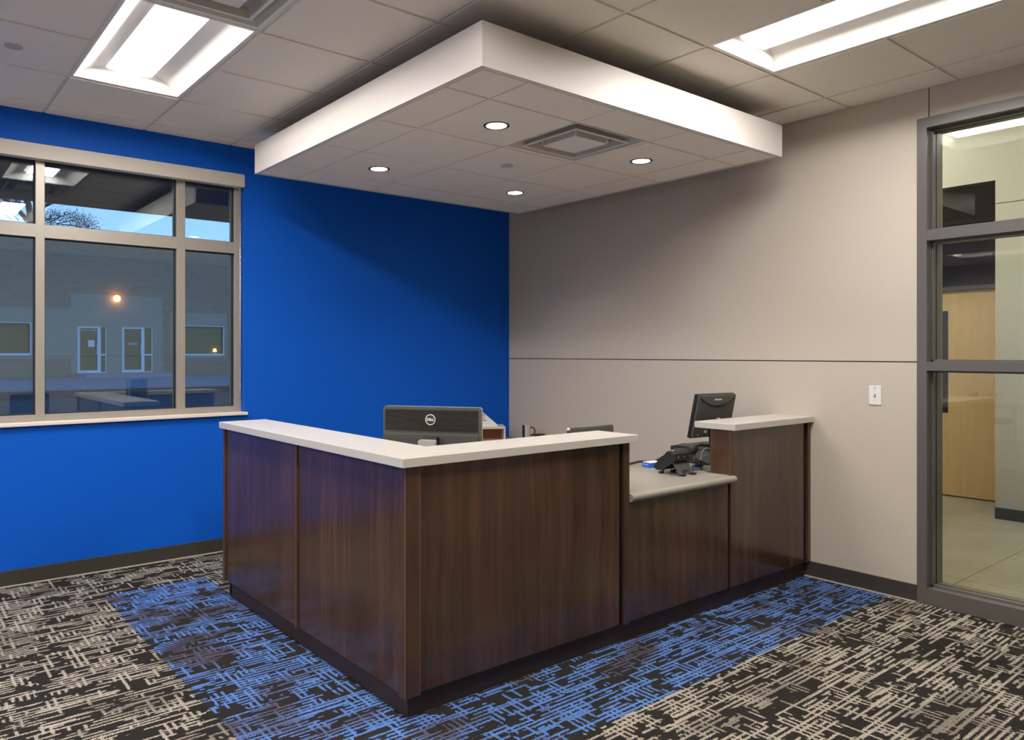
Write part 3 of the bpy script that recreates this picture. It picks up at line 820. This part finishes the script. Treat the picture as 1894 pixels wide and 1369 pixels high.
mp('upper_shell', G().prism(arc, 1, -.023, -.016), 'black_soft')
lip = [(f * (w2 - .024), -.0235, h2 - .0205 - .052 * (1 - f * f)) for f in [1 - k / 8 for k in range(17)]]
mp('shell_lip', G().tube(lip, .0022, 6), 'black')
mp('brand_lettering', G().text('ViewSonic', .0165, Matrix.Translation((-.002, -.0238, h2 - .030)) @ Matrix.Rotation(PI / 2, 4, 'X'), bold=.02), 'ink_white')
sc = G()
for sx in (-.05, .05):
    sc.lathe([(.0032, -.0172), (.0032, -.0158)], (sx + .015, 0, .022), 8, 'y')
mp('mount_hole', sc, 'blacktrim')
lab = mp('rating_label', G().box(.025, .062, -.0166, -.0158, -.036, -.012), 'paper')
mp('label_print', G().box(.040, .060, -.0170, -.0166, -.028, -.0265).box(.030, .036, -.0170, -.0166, -.024, -.018), 'ink_dark', lab)
mp('lock_slot', G().box(.0, .018, -.0168, -.0158, -.05, -.012), 'blacktrim')
mp('cable_plug', G().box(-.135, -.128, -.021, -.0158, -.128, -.122).box(-.075, -.062, -.03, -.0158, -.11, -.095), 'ink_grey')
obj('stand_neck', G().box(-.03, .03, -.012, .006, .014, .20, .003), 'black', m2, local=True)
obj('stand_base', G().lathe([(.0, .0008), (.095, .0008), (.098, .006), (.085, .012), (.0, .014)], (0, 0, 0), 28), 'black', m2, local=True)

# small desktop computer lying flat under it
pc = thing('computer', (-.55, -2.55, LC), label='flat black desktop computer on the low counter under the small monitor', cat='computer')
obj('case', G().box(-.665, -.285, -2.72, -2.385, LC + .004, LC + .0992, .004), 'black', pc)
obj('front_grille', G().box(-.669, -.665, -2.70, -2.41, LC + .015, LC + .09, .001), 'black_soft', pc)
fe = G()
for x in (-.64, -.31):
    for y in (-2.70, -2.41): fe.lathe([(.012, .0005), (.012, .0045)], (x, y, LC), 10)
obj('foot', fe, 'blacktrim', pc)
nb = obj('notebook', G().box(-.08, .06, -.06, .06, 0, .008, .002), 'black', label='thin black notebook lying on the black computer', cat='notebook')
nb.location = (-.585, -2.47, LC + .1); nb.rotation_euler = (0, 0, R(12))

# =================================================================== DESK PHONE (seen from behind)
ph = thing('desk_phone', (-1.06, -2.72, LC), label='black desk phone on a folding stand seen from behind', cat='phone')
prof = [(-2.640, .776), (-2.634, .790), (-2.738, .886), (-2.752, .887), (-2.790, .872), (-2.795, .835), (-2.700, .769), (-2.66, .766)]
bd = G().prism(prof, 0, -1.163, -1.0)
bmesh.ops.bevel(bd.bm, geom=list(bd.bm.edges), offset=.003, segments=2, affect='EDGES', profile=.5)
body = obj('body', bd, 'black', ph)
obj('body', G().prism([(-2.65, .780), (-2.74, .868), (-2.775, .862), (-2.785, .83), (-2.70, .772)], 0, -1.0, -.945), 'black_soft', ph)
hs = G(); hs.prism([(-2.60 - .045, .792), (-2.705, .852), (-2.735, .885), (-2.775, .888), (-2.785, .866), (-2.752, .845), (-2.69, .788)], 0, -.992, -.936)
bmesh.ops.bevel(hs.bm, geom=list(hs.bm.edges), offset=.006, segments=2, affect='EDGES', profile=.5)
obj('handset', hs.xf(Matrix.Translation((.006, -.012, .012))), 'black', ph, smooth=40)
obj('message_light', G().box(-1.138, -1.124, -2.757, -2.745, .885, .890), 'pink', ph)
sc = G()
for x in (-1.13, -1.075, -1.02): sc.lathe([(.0035, -.0008), (.0035, .0008)], (x, -2.7925, .852), 8, 'y')
obj('screw', sc, 'silver', ph)
ls = G()
n_ = Vector((0, -.80, -.6))
for (x0, x1) in ((-1.154, -1.120), (-1.054, -1.020)):
    ls.prism([(x0, .830), (x1, .830), (x1 - .0, .748), (x0 - .0, .748)], 1, -.004, .004)
ls.prism([(-1.120, .832), (-1.054, .832), (-1.054, .778), (-1.120, .778)], 1, -.004, .004)
sk = Matrix.Translation((0, -2.762, .83)) @ Matrix(((1, 0, 0, 0), (0, 1, .70, 0), (0, 0, 1, 0), (0, 0, 0, 1))) @ Matrix.Translation((0, 0, -.83))
ls.xf(sk)
obj('rear_stand', ls, 'black_soft', ph)
ft = G().box(-1.155, -1.118, -2.838, -2.806, LC + .0006, LC + .010, .002).box(-1.056, -1.020, -2.838, -2.806, LC + .0006, LC + .010, .002)
ft.box(-1.155, -1.135, -2.692, -2.668, LC + .0006, LC + .012, .002).box(-1.045, -1.02, -2.692, -2.668, LC + .0006, LC + .012, .002)
obj('foot', ft, 'black', ph)
for x in (-1.148, -1.03): obj('front_stand', G().tube([(x, -2.685, LC + .006), (x, -2.745, .823)], .006, 6), 'black', ph)

# pen box
bx = thing('pen_box', (-1.02, -2.49, LC), label='small blue and white carton beside the desk phone', cat='box')
MB = Matrix.Translation((-1.036, -2.514, LC)) @ Matrix.Rotation(R(-9), 4, 'Z')
cart = obj('carton', G().box(0, .105, 0, .072, .0006, .030, .0008).xf(MB), 'boxblue', bx)
obj('lid', G().box(.001, .104, .001, .071, .030, .0312).xf(MB), 'boxwhite', bx)
tx = G().text('EcoPens', .012, MB @ Matrix.Translation((-.0004, .040, .018)) @ Matrix.Rotation(-PI / 2, 4, 'Z') @ Matrix.Rotation(PI / 2, 4, 'X'), .0003)
tx.text('EcoPens', .012, MB @ Matrix.Translation((.045, -.0004, .016)) @ Matrix.Rotation(PI / 2, 4, 'X'), .0003)
obj('lettering', tx, 'ink_white', bx)

# cables
def cable(name, pts, r, mat, label, n=10):
    P_ = [Vector(p) for p in pts]; out_ = []
    for i in range(len(P_) - 1):
        p0, p1, p2, p3 = P_[max(i - 1, 0)], P_[i], P_[i + 1], P_[min(i + 2, len(P_) - 1)]
        for k in range(n):
            t = k / n
            out_.append(.5 * ((2 * p1) + (-p0 + p2) * t + (2 * p0 - 5 * p1 + 4 * p2 - p3) * t * t + (-p0 + 3 * p1 - 3 * p2 + p3) * t ** 3))
    out_.append(P_[-1])
    return obj(name, G().tube(out_, r, 8), mat, smooth=60, label=label, cat='cable')
cable('cable', [(-1.09, -2.372, .7555), (-1.03, -2.37, .760), (-.97, -2.39, .768), (-.90, -2.41, .760), (-.84, -2.42, .772), (-.80, -2.44, .79), (-.79, -2.50, .775), (-.80, -2.55, .760)], .0075, 'cable_black', 'thick black cable looping over the counter edge behind the carton')
loop = [(-.735 + .034 * math.cos(t), -2.715 - .022 * math.cos(t), .810 + .058 * math.sin(t)) for t in [PI * .5 + 2 * PI * k / 14 for k in range(15)]]
cable('cable', loop, .0028, 'cable_grey', 'grey coiled cable ring beside the walnut pier', 3)
cable('cable', [(-.98, -2.735, LC + .006), (-.93, -2.745, LC + .011), (-.87, -2.735, LC + .016), (-.83, -2.73, LC + .012)], .005, 'cable_blue', 'bright blue network cable behind the desk phone')
cable('cable', [(-.52, -2.60, .955), (-.62, -2.70, .945), (-.67, -2.752, .905), (-.69, -2.757, .86), (-.70, -2.757, .80), (-.71, -2.757, .7515)], .0034, 'cable_black', 'thin black cable hanging from the small monitor')
cable('cable', [(-.77, -2.716, .826), (-.735, -2.716, .824), (-.69, -2.714, .826)], .0026, 'cable_grey', 'short pale cable tie across the coiled cable', 4)
tg = G()
for k in range(22):
    a = random.random() * 6.28; r_ = .012 + .012 * random.random()
    c0 = Vector((-.90 + .07 * random.random(), -2.755 + .03 * random.random(), LC + .012 + .05 * random.random()))
    tg.tube([c0 + Vector((r_ * math.cos(a + t), r_ * .6 * math.sin(a + t), .010 * math.sin(2 * t))) for t in [k2 * .28 for k2 in range(15)]], .0028, 5)
for v in tg.bm.verts: v.co.z = max(v.co.z, LC + .0008)
obj('cable_tangle', tg, 'cable_black', label='tangle of black cords between phone and computer', cat='cable', kind='stuff')
cr = G()
for k in range(9):
    c0 = Vector((-1.075 + .02 * random.random(), -2.765 + .02 * random.random(), LC + .012 + .018 * random.random())); a = random.random() * 6
    cr.tube([c0 + Vector((.010 * math.cos(a + t), .007 * math.sin(a + t), .004 * math.sin(3 * t))) for t in [k2 * .7 for k2 in range(6)]], .002, 5)
obj('cord_bundle', cr, 'cable_grey', label='small bundle of pale cord under the phone stand', cat='cable', kind='stuff')

# =================================================================== LETTER TRAY AND MUG on the corner cabinet
CZ = .654
lt = thing('letter_tray', (-.37, -.17, CZ), label='pale letter tray holding a sloping printed sheet behind the ribbed monitor', cat='tray')
MT = Matrix.Translation((-.36, -.20, CZ)) @ Matrix.Rotation(R(-33), 4, 'Z')
obj('tray_top', G().box(-.30, .095, -.11, .13, .118, .142, .006).xf(MT), 'tray', lt)
obj('tray_side', G().box(.078, .095, -.105, .13, .022, .118, .003).box(-.30, -.283, -.105, .13, .022, .118, .003).box(-.283, .078, .12, .13, .022, .118).xf(MT), 'tray', lt)
obj('tray_floor', G().box(-.30, .095, -.11, .13, .008, .022, .003).xf(MT), 'trayin', lt)
obj('tray_inside', G().box(-.28, .076, .105, .119, .023, .117).xf(MT), 'trayin', lt)
fg = G()
for x in (-.28, .06):
    for y in (-.09, .10): fg.box(x, x + .018, y, y + .018, .0006, .008)
obj('foot', fg.xf(MT), 'whiteplastic', lt)
wd = G().prism([(-.09, .142), (.10, .142), (.10, .27), (.055, .262), (-.085, .165)], 0, -.27, .030)
for v in wd.bm.verts:
    if v.co.x > 0 : v.co.x -= max(0, (v.co.z - .15)) * 1.15
    if v.co.x < -.1 and False: pass
sheet = obj('document_holder', wd.xf(MT), 'paper', lt)
pr = G()
for r_ in range(5):
    f = .25 + .15 * r_
    yy, zz = -.085 + .14 * f, .165 + .097 * f
    x_ = -.20
    while x_ < .02 - max(0, zz - .15) * 1.15 - .03:
        ln = random.uniform(.008, .03)
        if random.random() < .92:
            pr.face([(x_, yy - .004, zz - .0018 + .0006), (x_ + ln, yy - .004, zz - .0018 + .0006), (x_ + ln, yy + .005, zz + .0045 + .0006), (x_, yy + .005, zz + .0045 + .0006)])
        x_ += ln + .005
obj('print', pr.xf(MT @ Matrix.Translation((0, -.0008, .0012))), 'ink_dark', sheet)
# mug and dish
mg = thing('mug', (-.185, -.455, CZ), label='chrome and black mug behind the white top near the room corner', cat='mug')
mx, my = -.185, -.455
obj('body', G().lathe([(.030, .0006), (.033, .004), (.034, .150), (.031, .152), (.030, .02), (0, .02)], (mx, my, CZ), 24), 'chrome', mg, smooth=40)
gp = G()
for k in range(9):
    t0, t1 = R(88 + k * 12), R(88 + (k + 1) * 12)
    gp.prism([(mx + r_ * math.cos(t), my + r_ * math.sin(t)) for (r_, t) in ((.0345, t0), (.041, t0), (.041, t1), (.0345, t1))], 2, CZ + .004, CZ + .153)
obj('grip', gp, 'black', mg)
obj('handle', G().tube([(mx + .027, my - .022, CZ + .135), (mx + .05, my - .037, CZ + .130), (mx + .06, my - .044, CZ + .10), (mx + .053, my - .039, CZ + .07), (mx + .027, my - .022, CZ + .06)], .006, 8), 'black', mg)
ds = obj('dish', G().lathe([(.0, .0), (.03, .0), (.058, .012), (.062, .018), (.05, .012), (0, .006)], (0, 0, 0), 24), 'black', smooth=40, label='small black dish on a stack of note pads right of the chrome mug', cat='dish')
np_ = obj('note_pad', G().box(-.05, .05, -.04, .04, .0006, .052, .002), 'black_soft', label='dark note pad block under the small black dish', cat='note pad')
np_.location = (-.105, -.525, CZ); np_.rotation_euler = (0, 0, R(-38)); ds.location = (-.105, -.525, CZ + .0525)

# =================================================================== TASK CHAIR behind the low counter
ch = thing('office_chair', (-1.02, -2.02, 0), R(0), label='grey green office chair behind the desk showing its back top', cat='chair')
bk = G()
cols = []
for k in range(9):
    f = k / 8 - .5; cols.append((f * .42, .025 * (1 - 4 * f * f)))
pts = [(x, -y) for x, y in cols] + [(x, -y + .035) for x, y in cols[::-1]]
bk.prism(pts, 2, .50, .955)
obj('backrest', bk, 'chairfab', ch, local=True, smooth=40)
obj('back_rail', G().tube([(x, -y + .017, .957) for x, y in cols], .011, 8), 'black_soft', ch, local=True, smooth=60)
obj('rail_cap', G().ball((-.212, .017, .955), .014, 10), 'chrome', ch, local=True, smooth=60)
obj('seat', G().box(-.23, .23, -.46, -.02, .43, .49, .02), 'chairfab', ch, local=True, smooth=40)
obj('back_support', G().box(-.03, .03, .03, .05, .36, .66, .004).box(-.03, .03, -.2, .05, .36, .385, .004), 'black', ch, local=True)
obj('gas_lift', G().tube([(0, -.22, .10), (0, -.22, .43)], .025, 12), 'chrome', ch, local=True, smooth=60)
for k in range(5):
    a = 2 * PI * k / 5 + .3; dx, dy = math.cos(a), math.sin(a)
    lg_ = obj('leg', G().tube([(0, -.22, .10), (dx * .27, -.22 + dy * .27, .075)], .018, 8, .012), 'black', ch, local=True)
    obj('caster', G().lathe([(.024, -.012), (.028, -.006), (.028, .006), (.024, .012)], (dx * .27, -.22 + dy * .27, .0288), 12, 'x'), 'black', lg_, local=True)

# =================================================================== LIGHT SWITCH
sw = thing('light_switch', (0, -3.40, 1.2), label='white toggle light switch on the beige wall beside the glass', cat='light switch')
obj('plate', G().box(-.0065, -.0006, -3.4355, -3.3635, 1.142, 1.259, .0025), 'whiteplastic', sw)
obj('toggle_slot', G().box(-.0072, -.0064, -3.4055, -3.3935, 1.188, 1.213), 'ink_grey', sw)
obj('toggle', G().box(-.018, -.0066, -3.4035, -3.3955, 1.200, 1.211, .0015), 'whiteplastic', sw)
obj('screw', G().lathe([(.003, -.0075), (.003, -.006)], (0, -3.3995, 1.230), 8, 'x').lathe([(.003, -.0075), (.003, -.006)], (0, -3.3995, 1.171), 8, 'x'), 'ink_grey', sw)
obj('marking', G().box(-.0069, -.0064, -3.406, -3.393, 1.244, 1.249), 'ink_grey', sw)

# =================================================================== FURNITURE SEEN ONLY AS REFLECTIONS
wt = thing('side_table', (-7.4, -1.75, 0), label='white side table at the far left seen in the glass reflection', cat='table')
obj('top', G().box(-7.75, -7.05, -2.1, -1.4, .70, .76, .004), 'quartz', wt)
for x in (-7.70, -7.14):
    for y in (-2.05, -1.49): obj('leg', G().box(x, x + .04, y, y + .04, .0008, .70), 'silver', wt)
op = thing('potted_orchid', (-7.2, -1.75, .76), label='white orchid in a pale pot on the white side table', cat='plant')
obj('pot', G().lathe([(.04, .0006), (.055, .10), (.05, .10), (.045, .08), (0, .08)], (-7.2, -1.75, .76), 20), 'whiteplastic', op, smooth=40)
obj('stem', G().tube([(-7.2, -1.75, .84), (-7.19, -1.76, 1.0), (-7.15, -1.80, 1.12), (-7.08, -1.86, 1.15)], .004, 6), 'leaf_green', op)
lv = G()
for a in (0, 2, 4): lv.tube([(-7.2, -1.75, .84), (-7.2 + .09 * math.cos(a), -1.75 + .09 * math.sin(a), .90), (-7.2 + .16 * math.cos(a), -1.75 + .16 * math.sin(a), .86)], .016, 6, .004)
obj('leaf', lv, 'leaf_green', op)
for (x, y, z) in ((-7.17, -1.79, 1.09), (-7.12, -1.83, 1.15), (-7.07, -1.87, 1.14)):
    f = G()
    for k in range(5):
        a = 2 * PI * k / 5; f.ball((x + .012 * math.cos(a), y, z + .022 * math.sin(a)), .02, 8, (1, .3, 1))
    obj('flower', f, 'petal', op, smooth=60)
def wchair(x, y, rz, label):
    t = thing('waiting_chair', (x, y, 0), rz, label=label, cat='chair', group='waiting chairs')
    obj('seat', G().box(-.25, .25, -.24, .24, .40, .47, .02), 'chairblue', t, local=True)
    obj('backrest', G().box(-.25, .25, .2, .25, .47, .86, .02), 'chairblue', t, local=True)
    for sx in (-.23, .23):
        for sy in (-.2, .2): obj('leg', G().tube([(sx, sy, .0008), (sx * .95, sy * .95, .41)], .014, 8), 'chrome', t, local=True)
wchair(-3.05, -6.7, R(180), 'blue grey waiting chair behind the camera mirrored in the window')
wchair(-6.5, -1.3, R(20), 'blue grey waiting chair nearest the white side table')
wchair(-8.3, -1.4, R(-10), 'blue grey waiting chair beyond the white side table')

# =================================================================== OUTSIDE: street and building across it
S('canopy', G().box(-12, 6, .26, 2.15, 2.80, 3.2), 'canopy', 'dark canopy over the window outside', 'canopy')
S('ground', G().box(-60, 60, .26, 80, -.2, .12), 'asphalt', 'asphalt street outside the window', 'street')
sdw = S('sidewalk', G().box(-60, 60, 19.6, 31.79, .12, .34), 'asphalt', 'pale concrete sidewalk before the building across the street', 'sidewalk')
for k in range(-4, 8):
    obj('paving_slab', G().box(k * 3.0 + .02, k * 3.0 + 2.98, 19.62, 31.78, .34, .385), 'walk', sdw)
FB = 31.8
bld = thing('building', (4, FB, 0), label='low tan brick building across the street with two glass doors', cat='building')
wins = [(-5.5, .40, 1.36, 2.80), (6.33, 8.83, 1.33, 2.82)]
doors = [(2.17, 3.39, .555, 2.68), (4.03, 5.40, .555, 2.68)]
xsb = [-30, -5.5, .40, 2.17, 3.39, 4.03, 5.40, 6.33, 8.83, 40]
wl = G()
for a, b_ in zip(xsb[:-1], xsb[1:]):
    hole = None
    for (p, q, z0, z1) in wins + doors:
        if abs(p - a) < .01: hole = (z0, z1)
    if hole:
        wl.box(a, b_, FB, FB + .3, .12, hole[0]); wl.box(a, b_, FB, FB + .3, hole[1], 6.8)
    else: wl.box(a, b_, FB, FB + .3, .12, 6.8)
obj('brick_wall', wl, 'brick', bld)
obj('roof', G().box(-30, 40, FB + .3, FB + 12, 6.3, 6.5), 'asphalt', bld)
obj('parapet_cap', G().box(-30, 40, FB - .05, FB + .35, 6.8, 6.86), 'stucco', bld)
obj('back_wall', G().box(-30, 40, FB + 3, FB + 3.2, .12, 6.3), 'extglass', bld)
pp = G()
def patch(x0, x1, z0, z1, holes):
    """painted rectangle 2 cm proud, split around openings"""
    cur = x0
    for (p, q, a, b_) in sorted(holes):
        if q <= x0 or p >= x1: continue
        pp.box(cur, p, FB - .02, FB, z0, z1)
        if a > z0: pp.box(p, q, FB - .02, FB, z0, a)
        if b_ < z1: pp.box(p, q, FB - .02, FB, b_, z1)
        cur = q
    pp.box(cur, x1, FB - .02, FB, z0, z1)
patch(1.92, 5.82, .50, 4.10, doors); patch(-8, 1.92, 1.2, 3.42, wins); patch(6.18, 8.95, 1.2, 3.42, wins)
obj('painted_patch', pp, 'stucco', bld)
obj('landing', G().box(2.1, 5.92, FB - 2.2, FB - .021, .386, .55), 'landing', bld)
for n_, (x0, x1, z0, z1) in enumerate(doors):
    dw = .98 if n_ == 0 else 1.0
    d_ = obj('door', G().box(x0, x0 + .12, FB + .05, FB + .12, z0, z1).box(x0 + dw - .14, x0 + dw, FB + .05, FB + .12, z0, z1).box(x0 + .12, x0 + dw - .14, FB + .05, FB + .12, z0, z0 + .12).box(x0 + .12, x0 + dw - .14, FB + .05, FB + .12, z1 - .10, z1), 'extframe', bld)
    obj('pane', G().box(x0 + .12, x0 + dw - .14, FB + .08, FB + .09, z0 + .12, z1 - .10), 'extglass', d_)
    obj('handle', G().box(x0 + dw - .17, x0 + dw - .13, FB - .0, FB + .05, z0 + .85, z0 + 1.3), 'extframe', d_)
    sl = obj('sidelight', G().box(x1 - .05, x1, FB + .05, FB + .12, z0, z1).box(x0 + dw, x1 - .05, FB + .05, FB + .12, z0, z0 + .04).box(x0 + dw, x1 - .05, FB + .05, FB + .12, z0 + .78, z0 + .86).box(x0 + dw, x1 - .05, FB + .05, FB + .12, z1 - .04, z1), 'extframe', bld)
    obj('pane', G().box(x0 + dw, x1 - .05, FB + .08, FB + .09, z0 + .04, z0 + .78).box(x0 + dw, x1 - .05, FB + .08, FB + .09, z0 + .86, z1 - .04), 'extglass', sl)
    RT = Matrix.Rotation(PI / 2, 4, 'X')
    xm = x0 + (dw - .02) / 2
    if n_ == 0:
        obj('lettering', G().text('154 Locust Street', .105, Matrix.Translation((xm, FB + .076, z1 - .19)) @ RT @ Matrix.Scale(.92, 4, (1, 0, 0)), .002), 'extframe', d_)
        obj('notice', G().box(x0 + .46, x0 + .72, FB + .074, FB + .079, z0 + 1.18, z0 + 1.48), 'boxwhite', d_)
    else:
        obj('lettering', G().text('154 Locust St.', .085, Matrix.Translation((xm, FB + .076, z1 - .18)) @ RT, .002).text('Suite B', .085, Matrix.Translation((xm, FB + .076, z1 - .30)) @ RT, .002), 'ink_grey', d_)
        obj('notice', G().box(x0 + .26, x0 + .70, FB + .074, FB + .079, z0 + 1.28, z0 + 1.40), 'ink_grey', d_)
for (x0, x1, z0, z1) in wins:
    fr = obj('window', G().box(x0, x0 + .06, FB + .04, FB + .10, z0, z1).box(x1 - .06, x1, FB + .04, FB + .10, z0, z1).box(x0 + .06, x1 - .06, FB + .04, FB + .10, z0, z0 + .09).box(x0 + .06, x1 - .06, FB + .04, FB + .10, z1 - .06, z1), 'extframe', bld)
    obj('pane', G().box(x0 + .06, x1 - .06, FB + .20, FB + .21, z0 + .09, z1 - .06), 'extglass', fr)
tl = thing('table_lamp', (8.38, FB + .13, 1.43), label='tiny lit lamp in the right window across the street', cat='lamp')
obj('base', G().lathe([(.05, 0), (.02, .03), (.015, .10)], (8.38, FB + .13, 1.421), 10), 'stucco', tl)
obj('shade', G().lathe([(.10, .10), (.06, .26)], (8.38, FB + .13, 1.421), 14), 'lampshade', tl)
gl = thing('wall_lamp', (3.77, FB - .02, 3.95), label='glowing orange globe lamp on the wall above two glass doors', cat='lamp')
obj('bracket', G().box(3.72, 3.82, FB - .06, FB - .02, 3.9, 4.0), 'stucco', gl)
obj('globe', G().ball((3.77, FB - .21, 3.95), .155, 16), 'globe', gl, smooth=60)

# bare-branched tree behind the building
tr = thing('tree', (1.6, 46, 0), label='dark tree with thin foliage rising behind the brick building', cat='tree')
tk = G()
tk.tube([(2.7, 46, .12), (2.6, 46, 4), (2.45, 46, 7.8), (2.35, 46, 9.4)], .38, 10, .20)
tk.tube([(2.35, 46, 9.3), (2.2, 46, 10.3), (1.95, 46, 11), (1.9, 46, 13)], .19, 8, .13)
tk.tube([(2.35, 46, 9.4), (2.75, 46, 10.1), (3.4, 46, 10.55), (4.3, 46, 11.2)], .15, 8, .07)
tk.tube([(2.3, 46, 9.2), (1.6, 46, 10.0), (.8, 46, 10.6), (-.6, 46, 11.4)], .15, 8, .08)
tk.tube([(2.5, 46, 9.7), (2.6, 46, 10.5), (2.65, 46, 12)], .11, 8, .07)
random.seed(3)
cent = [(4.0, 46.3, 9.85, 1.0, .5), (4.9, 46.2, 9.75, .9, .45), (3.3, 46.5, 9.6, .7, .5), (1.6, 46.3, 10.5, .6, .35), (1.0, 46.5, 10.2, .7, .4), (.3, 46.2, 10.2, 1.0, .6), (5.3, 46, 9.3, .7, .45)]
for (x, y, z, a, b_) in cent:
    for k in range(5):
        tk.tube([(x * .5 + 1.2, 46, 9.3), (x, y, z), (x + random.uniform(-a, a), y + random.uniform(-.5, .5), z + random.uniform(0, b_))], .035, 4, .012)
obj('trunk', tk, 'bark', tr, smooth=60)
lf = G()
for (x, y, z, a, b_) in cent:
    for k in range(620):
        p = Vector((x + random.gauss(0, a * .5), y + random.gauss(0, .5), z + random.gauss(0, b_ * .55)))
        s_ = random.uniform(.025, .06); u = Vector((random.uniform(-1, 1), random.uniform(-1, 1), random.uniform(-1, 1))).normalized(); v = u.cross(Vector((0.3, .2, 1))).normalized()
        lf.face([p - u * s_, p + v * s_ * .6, p + u * s_, p - v * s_ * .6])
obj('foliage', lf, 'leaf', tr, kind='stuff')
